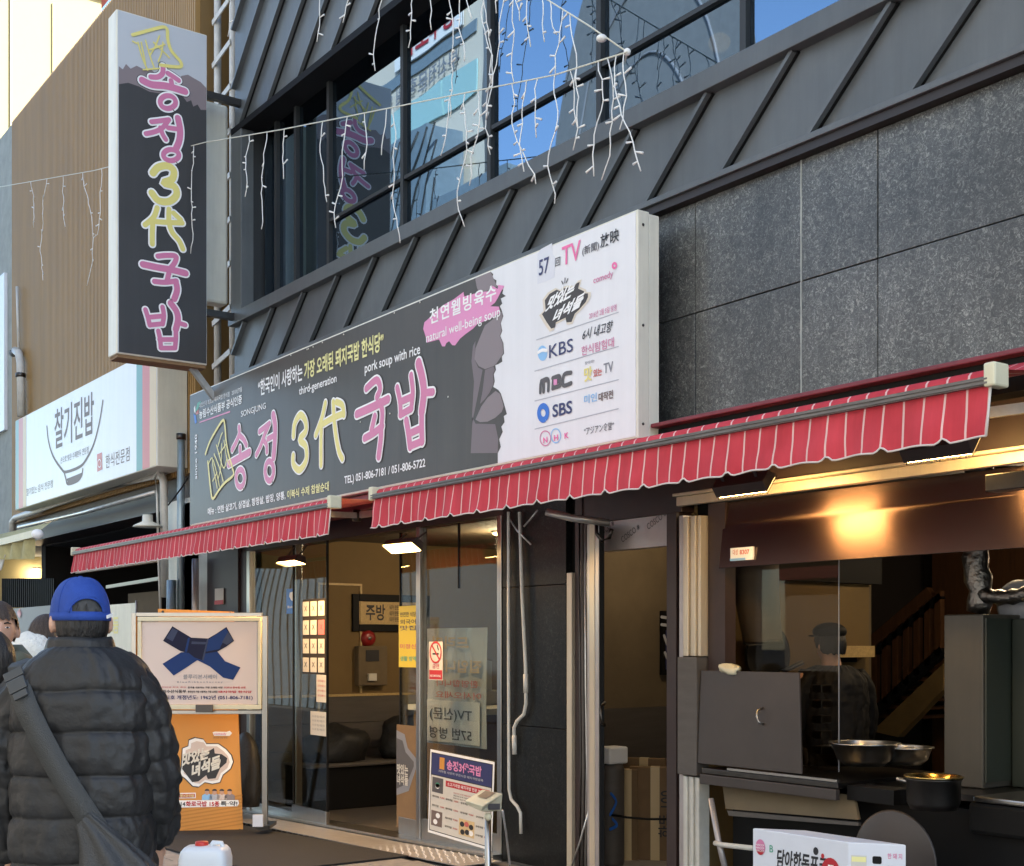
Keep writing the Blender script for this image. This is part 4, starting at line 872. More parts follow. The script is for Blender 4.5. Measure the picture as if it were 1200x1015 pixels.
# menu poster, hung a little askew
M1=W(505,878,-.02); M2=W(580,893,-.02); M3=W(502,975,-.02); M4=W(577,990,-.02)
mp_=thing('menu_poster','white menu poster with navy heading hung on the glass beside the granite pier','menu',(M1.x,-.02,M3.z))
U=M2-M1; V=M1-M3
k=MB(); k.prism([M3+Vector((0,-.004,0)),M3+U+Vector((0,-.004,0)),M1+U+Vector((0,-.004,0)),M1+Vector((0,-.004,0))],(0,.003,0)); k.build('frame','letter_white',mp_)
def MP(u,v,l): return M3+U*u+V*v+Vector((0,-.004-l,0))
def mq(u0,v0,u1,v1,m,l=.001,nm='panel'): return MB().add([MP(u0,v0,l),MP(u1,v0,l),MP(u1,v1,l),MP(u0,v1,l)],[(0,1,2,3)]).build(nm,m,mp_)
def mt_(s,u0,v0,u1,v1,m,off=.01): return put_text(s,MP(u0,v0,.002),U*(u1-u0),V*(v1-v0),m,mp_,off=off,lift=.001)
mq(.02,.03,.98,.97,'ink',.0004,'border'); mq(.03,.04,.97,.70,'paper',.001,'sheet'); mq(.03,.71,.97,.96,'navy',.001,'heading')
mt_('송정3代국밥',.28,.80,.82,.92,'pink_bright',.03); mt_('지하철 서면역 부전시장 돼지국밥골목',.15,.75,.85,.78,'line_grey'); mq(.16,.79,.24,.93,'orange',.0015,'emblem')
mq(.27,.60,.95,.67,'red',.0015); mt_('소고기국밥 돼지국밥 전문 TV 맛집',.30,.615,.92,.655,'letter_white')
mq(.05,.50,.23,.68,'ink_soft',.0015,'photo'); mq(.05,.10,.23,.28,'brown_ink',.0015,'photo'); mq(.50,.08,.74,.27,'sand',.0015,'photo')
for (u,v,m) in ((.14,.58,'letter_white'),(.14,.59,'green'),(.12,.15,'letter_white'),(.16,.23,'letter_white'),(.55,.21,'ink'),(.62,.22,'coral'),(.69,.20,'ink'),(.56,.12,'ink'),(.63,.13,'ink'),(.69,.13,'letter_white')):
    r=.035; MB().poly([MP(u+r*math.cos(t),v+r*.9*math.sin(t),.002+.0003*((u*100)%3)) for t in [i*math.pi/6 for i in range(12)]]).build('dish',m,mp_)
for (u,v) in ((.06,.44),(.28,.44),(.52,.44),(.28,.22),(.06,.33),(.28,.33),(.52,.33),(.28,.12),(.76,.22),(.76,.12),(.76,.44),(.76,.33)):
    mt_('돼지국밥' if u<.3 else '순대국밥',u,v,u+.11,v+.025,'ink',.02); mt_('9,000',u+.13,v,u+.20,v+.022,'red')
for i in range(3): mt_('영업시간 오전 아홉시부터 저녁까지 연중무휴',.40,.54-.03*i,.9,.555-.03*i,'red' if i==0 else 'ink')
# cables down the front
cbn=thing('cable_conduit','white plastic conduit bending twice down the left edge of the granite pier','pipe')
q=lambda x,y,Y=-.06: W(x,y,Y)
k=MB(); k.tube([q(596,600),q(596,760),q(596.5,925),q(599,937),q(606,945),q(610,953),q(610.5,977)],.011,8); k.build('tube','pipe_white',cbn)
cb2=thing('cable_conduit','white plastic hose hanging free in front of the granite pier with an open end','pipe')
k=MB(); k.tube([q(609,600),q(612,700),q(616,780),q(616.5,825),q(614,837),q(606,845),q(602.5,853),q(602.5,862),q(603,884)],.012,8); k.build('tube','pipe_white',cb2)
for p_,q_ in (((616,790),(616.3,812)),((602.6,862),(603,884))):
    k=MB(); k.tube([q(*p_),q(*q_)],.016,8); k.build('sleeve','pipe_white',cb2)
k=MB(); k.tube([q(597,608),q(606,622),q(622,638)],.006,6); k.tube([q(614,617),q(622,608),q(630,598)],.006,6); k.build('stray_wire','pipe_steel',cbn)
cb3=thing('hanging_hoses','bundle of thin hoses running down beside the open side door frame','hose',q(685,1015))
for i,(a,b) in enumerate(((683,684),(686,688),(679,681))):
    k=MB(); k.tube([q(a,610,-.03-.01*i),q(a+.5,800,-.03),q(b,900,-.04),q(b-2,1015,-.03)],.010-.002*i,6); k.build('hose',('wainscot','pipe_steel','steel_dark')[i],cb3)
k=MB(); k.tube([q(690,950),q(680,985),q(670,1015)],.006,6); k.build('hose','pipe_steel',cb3)
ar=thing('vent_pipe','short grey pipe with a hook end under the awning above the side door','pipe')
k=MB(); k.tube([q(640,600,-.5),q(670,607,-.4),q(714,613,-.2)],.022,10); k.build('tube','pipe_steel',ar)
k=MB(); k.tube([q(699,612,-.2),q(699,625,-.2),q(706,634,-.2),q(714,630,-.2),q(717,620,-.2)],.012,8); k.build('hook','steel_dark',ar)

# ================================================================ SIDE DOORWAY
pr_=thing('side_passage','dim beige passage behind the open side door','passage',(-5.8,1,0))
k=MB(); k.box((-7.04,.5,1.10),(-7.0,1.7,2.6)); k.build('upper_wall','plaster_beige',pr_)
k=MB(); k.box((-7.04,.5,.0),(-6.99,1.7,1.098)); k.build('lower_wall','wainscot',pr_)
k=MB(); k.box((-7.0,1.62,0),(-5.33,1.66,2.6)); k.build('end_wall','plaster_beige',pr_)
k=MB(); k.box((-5.40,.1,0),(-5.32,1.62,2.6)); k.build('right_wall','plaster_beige',pr_)
k=MB(); k.box((-7.0,.0,-.04),(-5.32,1.62,.12)); k.build('floor','paver',pr_)
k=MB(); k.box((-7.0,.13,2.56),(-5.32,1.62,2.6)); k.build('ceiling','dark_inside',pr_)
sconce_light((-6.2,.9,2.54),6,label='round ceiling lamp in the side passage',disc=.08)
sd=thing('side_door','cream aluminium side door standing ajar with a dark bow handle','door',(-6.15,0,.12))
k=MB()
D0=W(694,800,-.02); D1=W(718,800,-.02)
d0=Vector((D0.x,-.06,0)); d1=Vector((D1.x,-.12,0))
def dpan(u0,u1,z0,z1,m,nm,t=.03,o=0):
    a=d0+(d1-d0)*u0; b=d0+(d1-d0)*u1; n=Vector((-(d1-d0).y,(d1-d0).x,0)).normalized()
    MB().prism([a-n*o+Vector((0,0,z0)),b-n*o+Vector((0,0,z0)),b-n*o+Vector((0,0,z1)),a-n*o+Vector((0,0,z1))],n*t).build(nm,m,sd,bevel=.002)
dpan(0,.22,.13,2.28,'lilac_alu','stile'); dpan(.23,.62,.13,2.28,'alu_cream','rib',o=.004); dpan(.63,.92,.13,2.28,'lilac_alu','stile'); dpan(.93,1,.13,2.28,'black','seal')
hp=[W(707,823,-.15),W(703.5,830,-.18),W(703,840,-.19),W(706,849,-.17),W(709,850,-.14)]
hp=[W(709,823,-.13),W(705,827,-.17),W(703.5,837,-.18),W(705,847,-.17),W(709,850,-.13)]
k=MB(); k.tube(hp,.009,8); k.build('handle','steel_dark',sd)
XQ=-6.995; A=WX(773,716,XQ); C=WX(806,716,XQ); pic=thing('passage_picture','narrow black framed picture on the passage wall','picture',A)
zt=A.z; zb=WX(775,791,XQ).z
k=MB(); k.box((XQ,A.y,zb),(XQ+.03,C.y,zt)); k.build('frame','black',pic)
k=MB(); k.box((XQ+.031,A.y+.03,zb+.04),(XQ+.035,C.y-.03,zb+.7*(zt-zb))); k.build('print','navy',pic)
strokes([[(775,723),(800,727)],[(775,732),(800,735)],[(778,745),(784,760),(788,757)],[(779,765),(785,778),(792,785)]],.022,lambda x,y:WX(x,y,XQ+.036),(1,0,0),'line_grey',pic,name='print_light')
random.seed(11)
def carton(label,c,s,rz,m='carton',group=None,txt=None):
    t=thing('carton_box',label,'box',c,rz=rz,group=group); LOCAL(t)
    x,y,z=s
    k=MB(); k.box((-x/2,-y/2,0),(x/2,y/2,z)); k.build('body',m,t,bevel=.004)
    k=MB(); k.box((-.03,-y/2-.002,z*.0),(.03,-y/2-.0005,z)); k.box((-.03,-y/2,z+.0005),(.03,y/2,z+.002)); k.build('tape','sand',t)
    if txt: 
        put_txt=glyphs(txt,.01); k=MB(); k.add([(x*.36-.10*v, -y/2-.004, z*.25+.5*z*u) for u,v in put_txt[0]],put_txt[1]); k.build('lettering','ink',t)
    return t
carton('flattened brown carton standing in the side passage printed with black letters',(-6.40,.78,.12),(.34,.06,.62),YAW*.8,txt='한돈 100')
carton('flattened brown carton leaning behind the lettered one in the passage',(-6.60,.86,.12),(.30,.05,.66),YAW*.7)
carton('narrow brown carton upright at the left of the side passage',(-6.52,.64,.12),(.14,.07,.60),YAW*.8)
carton('brown carton behind the stack by the passage wall',(-6.25,1.1,.12),(.44,.3,.52),YAW)
bd=thing('bundling_strap','black strap tied round the cartons in the passage','strap'); k=MB(); k.tube([WD(716,955,8.3),WD(735,958,8.2),WD(760,960,8.3),WD(796,960,8.2)],.008,6); k.build('band','black',bd)
dsp=thing('dispenser','grey cylinder with a white spouted head standing just inside the side door','dispenser',(-6.42,.42,.12))
p=Vector((-6.42,.3,0))
k=MB(); k.lathe([(0,.0),(.075,0),(.08,.02),(.08,.62),(.07,.66),(0,.67)],(-6.42,.42,.12),20); k.build('body','wainscot',dsp)
h=Vector((-6.42,.42,.84)); k=MB(); k.box((h.x-.07,.34,h.z-.06),(h.x+.07,.50,h.z+.05)); k.build('head','letter_white',dsp,bevel=.012)
k=MB(); k.lathe([(0,-.02),(.02,-.02),(.02,0),(.028,0),(.028,.01)],(h.x-.02,.32,h.z-.02),12,axis='y'); k.build('dial','ink_soft',dsp)
strokes([[(716,930),(722,940),(715,955)],[(718,960),(723,967),(715,972)]],.02,lambda x,y:W(x,y,.335),(0,-1,0),'blue',dsp,name='marking',lift=.0)

# ================================================================ KITCHEN FRONT
kf=thing('kitchen_window','open kitchen window with cream ribbed jamb and stainless hood plate','shopfront',(-4.5,0,0))
jx0,jx1=W(802,700,-.04).x,W(823,700,-.04).x
def ribs(z0,z1,n=5,m='alu_cream'):
    for i in range(n):
        a=jx0+(jx1-jx0)*i/n; b=jx0+(jx1-jx0)*(i+.82)/n
        k=MB(); k.box((a,-.05-.012*(i%2),z0),(b,.02,z1)); k.build('jamb_rib',m,kf,bevel=.004)
zj1=W(812,603,-.04).z; zj2=W(812,770,-.04).z; zj3=W(812,908,-.04).z
ribs(zj2+.005,zj1-.01); ribs(.12,zj3-.01,6,'pipe_white')
k=MB(); k.box((jx0-.02,-.075,zj3),(jx1-.01,.02,zj2)); k.build('jamb_sleeve','wainscot',kf,bevel=.004)
k=MB(); k.box((jx0-.035,-.045,.12),(jx0-.004,.03,zj1)); k.build('jamb_edge','lilac_alu',kf)
k=MB(); k.box((jx0-.04,-.065,2.325),(1.9,-.021,2.375)); k.build('top_rail','alu_cream',kf,bevel=.004)
k=MB(); k.box((jx0-.04,-.095,2.376),(1.9,-.021,2.392)); k.build('top_rail_lip','alu_cream',kf,bevel=.003)
mk('hood_plate',(.15,.098,.084),.27,1,bump=.010,bscale=1.0,stretch=(2,2,400))
t_=M['hood_plate'].node_tree; b_=t_.nodes['Principled BSDF']; tg_=t_.nodes.new('ShaderNodeTangent'); tg_.direction_type='RADIAL'; tg_.axis='Z'
b_.inputs['Anisotropic'].default_value=.75; b_.inputs['Anisotropic Rotation'].default_value=.25; t_.links.new(tg_.outputs[0],b_.inputs['Tangent'])   # brushed level, so lamps smear upright
hx0=W(845,640,-.01).x
k=MB(); k.prism([(hx0,.02,2.324),(hx0,-.03,1.965),(hx0,-.015,1.965),(hx0,.035,2.324)],(3.6,0,0)); k.build('hood_plate','hood_plate',kf,bevel=.003)
k=MB(); k.box((jx1+.005,.0,.9),(hx0+.02,.08,2.324)); k.build('side_frame','brown_paint',kf)
st=thing('price_sticker','small white sticker with red figures and blue base on the hood plate','sticker'); 
a=W(863,642,.01); zz=W(876,642,.01).z; zb=W(876,657,.01).z; b=W(889,642,.01)
k=MB(); k.box((a.x,-.036,zb),(b.x,-.022,zz)); k.build('face','letter_white',st)
k=MB(); k.box((a.x,-.039,zb),(b.x-.05,-.0365,zb+.012)); k.build('stripe','light_blue',st)
put_text('8307',(a.x+.07,-.036,zb+.03),(.07,0,0),(0,0,.025),'coral',st,off=.03); put_text('대성',(a.x+.02,-.036,zb+.03),(.035,0,0),(0,0,.03),'coral',st)
kb=thing('galvanised_bracket','galvanised steel bracket at the right edge over the hood plate','bracket')
p=W(1156,568,-.35); k=MB(); k.box((p.x,-.36,p.z-.03),(p.x+.9,-.28,p.z+.04)); k.build('bar','steel_dark',kb,bevel=.004)
# kitchen room
kr=thing('kitchen_room','dark kitchen interior with yellow pillar behind the counter','room',(-4,2,0))
k=MB(); k.box((-5.31,.12,0),(-5.25,1.54,1.93)); k.build('left_wall','plaster_yellow',kr)
k=MB(); k.box((-5.31,.12,1.932),(-5.20,1.60,2.6)); k.build('bulkhead','black',kr)
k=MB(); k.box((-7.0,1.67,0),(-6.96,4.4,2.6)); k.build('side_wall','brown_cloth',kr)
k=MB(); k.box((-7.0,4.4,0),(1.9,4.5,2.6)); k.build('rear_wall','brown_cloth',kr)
k=MB(); k.box((-5.2,.1,-.05),(1.9,4.4,.10)); k.build('floor','paver',kr)
k=MB(); k.box((-6.96,.13,2.5),(1.9,4.4,2.56)); k.build('ceiling','dark_inside',kr)
A=WX(972,757,-5.2); B_=WX(1019,770,-5.2); k=MB(); k.box((-5.249,A.y,B_.z),(-5.16,B_.y,A.z)); k.build('shelf_box','wood_pale',kr)
k=MB(); k.box((-5.249,A.y+.05,B_.z-.03),(-5.20,B_.y-.12,B_.z-.002)); k.build('shelf_under_rail','black',kr)  # black strip just below the shelf box
sconce_light((-4.1,1.2,2.46),5,label='round ceiling lamp over the kitchen counter'); sconce_light((-4.2,2.9,2.46),6,label='round ceiling lamp above the kitchen staircase')
stc=thing('staircase','dark wooden staircase with balusters and pale stringer behind the kitchen','stairs',(-3,3,0))
YT=3.3
def T(x,y,Y=YT): return W(x,y,Y)
MB().prism([T(1022,857),T(1105,778),T(1105,808),T(1052,864)],(0,.08,0)).build('stringer','stringer_wood',stc)
k=MB(); k.bar(T(1018,757,YT-.0),T(1092,694,YT-.0),.06,.09); k.build('handrail','stair_wood',stc)
k=MB(); k.bar(T(1018,772),T(1104,698),.05,.05); k.build('lower_rail','black',stc)
k=MB(); k.bar(T(1018,842),T(1106,762),.05,.07); k.build('base_rail','black',stc)
for i in range(7):
    xx=1026+i*12.5; k=MB(); k.bar(T(xx,757-(xx-1026)*.86),T(xx,836-(xx-1026)*.9),.05,.05,up=(0,1,0)); k.build('baluster','stair_wood',stc)
for i in range(9):
    a=T(1030+i*11,835-i*10.5,YT+.3); k=MB(); k.box((a.x,YT+.1,a.z-.03),(a.x+.45,YT+.9,a.z)); k.build('tread','stair_wood',stc)
k=MB(); k.box((T(1018,700).x-.1,YT+.95,.1),(T(1110,700).x+.3,YT+1.0,2.5)); k.build('rear_boarding','stair_wood',stc)
# steam duct and wok
du=thing('extractor_duct','grey cylindrical extractor duct ending over the stove behind the plastic sheet','duct')
XD=-5.0; r=.125
k=MB(); k.tube([WX(886,640,XD),WX(887,700,XD),WX(894,752,XD)],[r,r*.98,r*.86],28,cap=False); k.build('duct','wainscot',du)
k=MB(); k.lathe([(r*.80,-.012),(r*.88,-.012),(r*.88,.012),(r*.80,.012)],WX(894,752,XD),28); k.build('rim','steel_dark',du)
wk=thing('wok','large round black wok propped upright behind the extractor duct','wok'); c=WX(901,768,-5.12)
k=MB(); k.lathe([(0,-.10),(.08,-.085),(.135,-.05),(.172,0),(.18,0),(.14,-.055),(.08,-.095),(0,-.11)],c,32,axis='x'); k.build('bowl','black',wk)
k=MB(); k.tube([c+Vector((0,.10,-.10)),c+Vector((.08,.20,-.04))],.014,8); k.build('grip','steel_dark',wk)
# counter and board
YK=-.04
kc=thing('kitchen_counter','dark steel kitchen counter with a projecting edge under the window','counter',(-4.5,.1,.9))
a=W(822,893,YK-.06); b=W(982,905,YK-.06)
k=MB(); k.box((a.x,YK-.06,.855),(b.x,.75,.885)); k.build('top','steel_dark',kc,bevel=.004)
k=MB(); k.box((a.x,YK-.075,.80),(b.x,YK-.045,.853)); k.build('edge','board_grey',kc,bevel=.004)
k=MB(); k.box((a.x+.2,YK-.068,.888),(b.x,YK-.05,.900)); k.build('rail','steel',kc)
k=MB(); k.box((b.x+.005,YK+.0,.80),(b.x+.28,YK+.12,.87)); k.build('side_shelf','black',kc)
k=MB(); k.box((b.x+.005,.10,.84),(1.6,.8,.868)); k.build('stove_top','steel_dark',kc)
k=MB(); k.box((a.x+.02,.12,.1),(1.6,.78,.80)); k.build('base','black',kc)
bp_=thing('steel_board','grey steel board with a bow handle standing on the counter','board')
a=W(826,893,-.02);b=W(948,893,-.02); zt=W(888,787,-.02).z
k=MB(); k.prism([(a.x,-.075,.905),(b.x,-.075,.905),(b.x-.035,-.055,zt),(a.x+.005,-.055,zt)],(0,.012,0)); k.build('sheet','board_grey',bp_,bevel=.002)
h1=W(894,830,-.066);h2=W(895,849,-.068)
k=MB(); k.tube([h1+Vector((0,0,0)),h1+Vector((-.01,-.03,-.012)),(h1+h2)/2+Vector((-.012,-.035,0)),h2+Vector((-.01,-.03,.012)),h2],.006,8); k.build('handle','steel',bp_)
pg=thing('crumpled_cloth','crumpled cream cloth on top of the grey steel board','cloth',W(855,783,.05))
p=W(856,784,-.05); k=MB(); k.ell((0,0,0),(.075,.04,.03),16,10)
for v in k.v: v*=1+.6*noise.noise(v*25); v+=p
k.build('fold','cream_plastic',pg)
ps=thing('plastic_screen','clear plastic sheet hanging in front of the kitchen opening','plastic sheet')
A=W(844,664,-.0); C=W(964,660,-.0); zt=W(905,655,.0).z
k=MB(); k.box((A.x,.118,.91),(C.x,.122,zt)); k.build('sheet','plastic_sheet',ps)
k=MB(); k.box((C.x,.118,.91),(C.x+.004,.123,zt)); k.box((A.x,.118,zt),(C.x,.123,zt+.003)); k.build('edge','ink_grey',ps)
lb_=thing('pot_rack','stack of dark steel trays on the counter beside the board','trays')
for i in range(5):
    a=W(951,800+i*18,.14); b=W(968,800+i*18,.14); k=MB(); k.box((a.x,.14,a.z-.05),(b.x-.03,.22,a.z-.01)); k.build('tray','steel_dark',lb_,bevel=.004)
def bowl(label,px,py,Y,r,h,m='steel',n=32,group='bowls on the kitchen counter'):
    c=W(px,py,Y); t=thing('mixing_bowl',label,'bowl',c,group=group)
    k=MB(); k.lathe([(0,.0),(r*.55,.0),(r*.80,h*.3),(r*.97,h),(r*1.04,h),(r*1.04,h-.006),(r*1.0,h-.007)],c,n); k.build('shell',m,t,solid=0)
    k=MB(); k.lathe([(0,.008),(r*.53,.008),(r*.78,h*.3),(r*.95,h-.002)],c,n); k.build('inner',m,t); return t
bowl('largest steel bowl on the counter in front of the stairs',1013,897,.18,.17,.115)
bowl('smaller steel bowl behind the largest one on the counter',1040,896,.45,.15,.10)
bowl('shallow steel bowl at the right end of the counter group',1062,896,.35,.13,.09)
bowl('steel bowl half hidden behind the plastic sheet edge',985,897,.35,.12,.10)
sp=thing('stock_pot','dented dark stock pot under the brass bowl','pot',W(1094,945,-.1)); c=W(1094,948,-.12)
k=MB(); k.lathe([(0,0),(.10,0),(.115,.03),(.118,.13),(.125,.135),(.122,.14),(.11,.135)],c,28); k.build('body','steel_dark',sp)
k=MB(); k.tube([c+Vector((-.12,-.02,.11)),c+Vector((-.17,-.03,.12)),c+Vector((-.12,.04,.12))],.01,6); k.build('handle','steel',sp)
bowl('brass coloured bowl stacked on the dark stock pot',1094,922,-.12,.125,.05,'brass',group=None)
# lower equipment
le=thing('under_counter_panel','slanted scuffed steel panel under the counter','panel')
MB().prism([W(846,917,-.02),W(1000,932,-.02),W(1006,961,-.05),W(850,948,-.05)],(0,.02,0)).build('plate','plaster_beige',le,bevel=.003)
MB().prism([W(852,950,-.05),W(1006,964,-.05),W(1006,968,-.05),W(854,956,-.05)],(0,.02,0)).build('lip','wainscot',le)
ls=thing('support_stand','thin steel support leg with a hose leaning under the counter','stand')
k=MB(); k.tube([W(833,936,-.1),W(842,985,-.12),W(849,1015,-.14)],.016,8); k.build('leg','lilac_alu',ls)
k=MB(); k.tube([W(838,988,-.13),W(845,990,-.14),W(882,994,-.14)],.014,10); k.build('hose','pipe_white',ls)
lid=thing('round_lid','large grey round pan lid leaning behind the white carton','lid')
c=W(1048,1008,-.15); k=MB(); k.lathe([(0,-.03),(.12,-.022),(.22,-.004),(.23,0),(.0,.005)],c,40,axis='y'); k.build('disc','board_grey',lid)
k=MB(); k.ell(c+Vector((0,-.045,0)),(.02,.02,.02),10,8); k.build('knob','steel_dark',lid)
# steel column
mk('column_steel',(.058,.052,.042),.42,.2,noise_amt=.12,nscale=3,streak=.1); mk('green_dark',(.022,.028,.022),.45)
sc=thing('steel_cabinet','tall narrow brushed steel cabinet standing right of the stairs','cabinet')
a=W(1106,720,.35); b=W(1152,720,.35); zt=W(1130,720,.35).z
k=MB(); k.box((a.x,.35,.87),(b.x,1.3,zt)); k.build('body','column_steel',sc,bevel=.006)
k=MB(); k.box((b.x+.003,.36,.9),(b.x+.012,1.29,zt-.02)); k.build('side_panel','green_dark' if 'green_dark' in M else 'rib_grey',sc)
k=MB(); k.box((b.x+.02,.55,.87),(b.x+1.2,1.3,zt-.02)); k.build('rear_body','green_dark',sc,bevel=.006)
fd=thing('foil_duct','crinkled foil duct rising from the steel cabinet to the ceiling','duct')
c0=W(1146,718,.6); k=MB(); pts=[];rr=[]
for i in range(15): pts.append(Vector((c0.x+.015*math.sin(i),.6,c0.z+i*.055))); rr.append(.055+.012*(i%2)+.004*math.sin(i*5))
k.tube(pts,rr,14); k.build('tube','foil',fd)
k=MB(); pts=[];rr=[]
for i in range(12): pts.append(Vector((c0.x+.03+i*.035,.58,c0.z+.09-.02*math.sin(i*.4)))); rr.append(.032+.009*(i%2))
k.tube(pts,rr,12); k.build('side_branch','foil',fd)
ft=thing('fan_housing','round pale fan housing at the right edge of the kitchen','fan'); c=W(1196,708,.7)
k=MB(); k.lathe([(0,-.05),(.09,-.05),(.12,-.02),(.12,.05),(0,.06)],c,24,axis='y'); k.build('housing','ink_grey',ft)
gr_=thing('griddle','black cast griddle with steel rim at the right end of the kitchen','griddle')
a=W(1140,912,.1); k=MB(); k.box((a.x,.06,.70),(a.x+1.6,.7,.845)); k.build('body','black',gr_,bevel=.02)
k=MB(); k.box((a.x+.03,.055,.846),(a.x+1.6,.72,.872)); k.build('rim','steel',gr_,bevel=.008)
# white pork carton in front
wc=thing('meat_carton','white meat carton with brushed black lettering in front of the kitchen','box')
P0=WD(882,970.4,5.44); P1=WD(994,987,5.05); P2=WD(1062,990,4.985); zt=P1.z
for p in (P0,P1,P2): p.z=zt
back=P0+P2-P1; h=.34
k=MB(); k.add([p-Vector((0,0,h)) for p in (P0,P1,P2,back)]+[P0,P1,P2,back],[(0,1,2,3),(4,7,6,5),(0,4,5,1),(1,5,6,2),(2,6,7,3),(3,7,4,0)]); k.build('body','carton_white',wc,bevel=.004)
n1=(P1-P0).cross(Vector((0,0,1))).normalized(); n2=(P2-P1).cross(Vector((0,0,1))).normalized()
if n1.dot(CAM-P0)<0:n1=-n1
if n2.dot(CAM-P1)<0:n2=-n2
e=P1-P0; e2=P2-P1; Z=Vector((0,0,1))
put_text('담아한돈포크',P0+e*.27-Z*.15,e*.52,Z*.08,'ink',wc,off=.03,shear=.2)
put_text('B',P0+e*.19-Z*.09,e*.04,Z*.03,'green',wc)
def CP(u,v,l): return P0+e*u-Z*v+n1*l
for (u,v,r,m) in ((.09,.075,.033,'pink'),(.83,.13,.058,'red'),(.68,.055,.016,'ink'),(.75,.07,.010,'red')):
    MB().poly([CP(u,v,.002)+e.normalized()*r*.8*math.cos(t)+Z*r*math.sin(t) for t in [i*math.pi/10 for i in range(20)]]).build('emblem',m,wc)
MB().poly([CP(.09,.075,.003)+e.normalized()*.033*.7*math.cos(t)+Z*(.033*math.sin(t)) for t in [math.pi+i*math.pi/8 for i in range(1,8)]]).build('emblem','red',wc)
put_text('꿈',CP(.80,.16,0),e*.07,Z*.06,'letter_white',wc,off=.02,lift=.004)
for i in range(3): put_text('HACCP',CP(.045,.07+i*.012,0),e*.09,Z*.008,'letter_white',wc,lift=.0045)
k=MB(); 
def CQ(u,v,l): return P1+e2*u-Z*v+n2*l
MB().poly([CQ(*q,.001) for q in ((.42,.055),(.44,.05),(.56,.05),(.58,.055),(.58,.075),(.56,.08),(.44,.08),(.42,.075))]).build('hand_hole','black',wc)
MB().poly([CQ(*q,.001) for q in ((.05,.05),(.32,.05),(.32,.22),(.05,.22))]).build('label_sheet','paper',wc); MB().poly([CQ(*q,.002) for q in ((.06,.055),(.31,.055),(.31,.075),(.06,.075))]).build('label_band','pale_yellow',wc)
put_text('한 돼 지',CQ(.68,.058,0),e2*.25,Z*.022,'pink',wc,off=.02); put_text('국내산 돼지고기',CQ(.68,.095,0),e2*.25,Z*.010,'ink_soft',wc)
# ================================================================ FESTOON LIGHTS
def icicles(name,label,pts,drops,Y,seed,sag=True):
    random.seed(seed); t=thing(name,label,'string lights',W(*pts[0],Y),group='icicle string lights')
    P=[W(x,y,Y) for x,y in pts]; k=MB(); k.tube(P,.0045,5); k.build('cable','cable',t)
    def at(px):
        for (xa,ya),(xb,yb) in zip(pts,pts[1:]):
            if xa<=px<=xb: return ya+(yb-ya)*(px-xa)/(xb-xa)
        return pts[-1][1]
    for px,ln in drops:
        y0=at(px); s=MB(); p=W(px,y0,Y); q=W(px,ln,Y); L=p.z-q.z; n=max(4,int(L/.055)); cur=Vector(p); path=[Vector(p)]
        dx=0; 
        for i in range(n):
            dx=dx*.6+random.uniform(-.022,.022); cur=cur+Vector((dx,random.uniform(-.01,.01),-L/n)); path.append(Vector(cur))
        s.tube(path,.0036,5)
        for i in range(1,n):
            if random.random()<.42:
                d=Vector((random.choice([-1,1])*.045,random.uniform(-.02,.02),random.uniform(-.03,.03))); s.tube([path[i],path[i]+d],[.0035,.0072],5)
        s.build('light_strand','bulb',t)
    return t
icicles('icicle_lights','long icicle light string crossing from the left edge to the upstairs windowsill',[(-30,224),(30,214),(110,200),(240,167),(330,152),(440,130),(560,106),(650,88),(735,61)],
 [(36,268),(55,330),(74,267),(97,338),(119,276),(160,248),(183,228),(227,297),(292,232),(313,268),(333,210),(378,240),(407,262),(427,200),(453,180),(460,285),(527,177),(545,260),(560,212),(600,228),(617,200),(630,160),(650,240),(668,155),(676,175),(701,205),(712,206),(722,216),(731,152)],-.6,5)
icicles('icicle_lights','icicle light string hanging in from above the upstairs windows to the same hook',[(230,-260),(375,-170),(500,-90),(642,0),(690,30),(735,61)],
 [(281,22),(377,40),(412,25),(448,72),(476,60),(510,35),(511,140),(531,38),(540,75),(568,100),(562,185),(590,125),(604,90),(615,60),(635,52),(645,45),(660,85),(668,105),(583,15),(598,30)],-.55,8)
hk=thing('light_hook','small white junction hook where the two light strings meet at the windowsill','hook',W(735,61,-.57)); k=MB(); k.ell(W(735,61,-.57),(.02,.02,.02),10,8); k.build('knob','bulb',hk)
k=MB(); k.tube([W(735,61,-.57),W(732,75,-.1)],.005,5); k.build('stay','cable',hk)
k=MB(); k.ell(W(705,45,-.56),(.03,.03,.02),10,8); k.build('connector','bulb',hk)
# room lamps upstairs
for i,(px,py,Y,l) in enumerate(((515,148,2.4,'round amber lamp glowing behind the second upstairs pane from the left'),(548,190,2.2,'small amber lamp glowing low behind the upstairs pane above the sign'),(843,50,2.0,'amber lamp glowing behind the upstairs pane at the right'),(450,191,3.5,'faint amber lamp behind the leftmost wide upstairs pane'))):
    p=W(px,py,Y); t=thing('pendant_lamp',l,'lamp',p,group='amber lamps upstairs'); LOCAL(t); r=.085 if i!=3 else .05
    k=MB(); k.ell((0,0,0),(r,r,r*.8),18,10); k.build('shade','bulb_glow',t)
    k=MB(); k.tube([(0,0,r*.7),(0,0,6.49-p.z)],.006,5); k.build('cord','black',t)

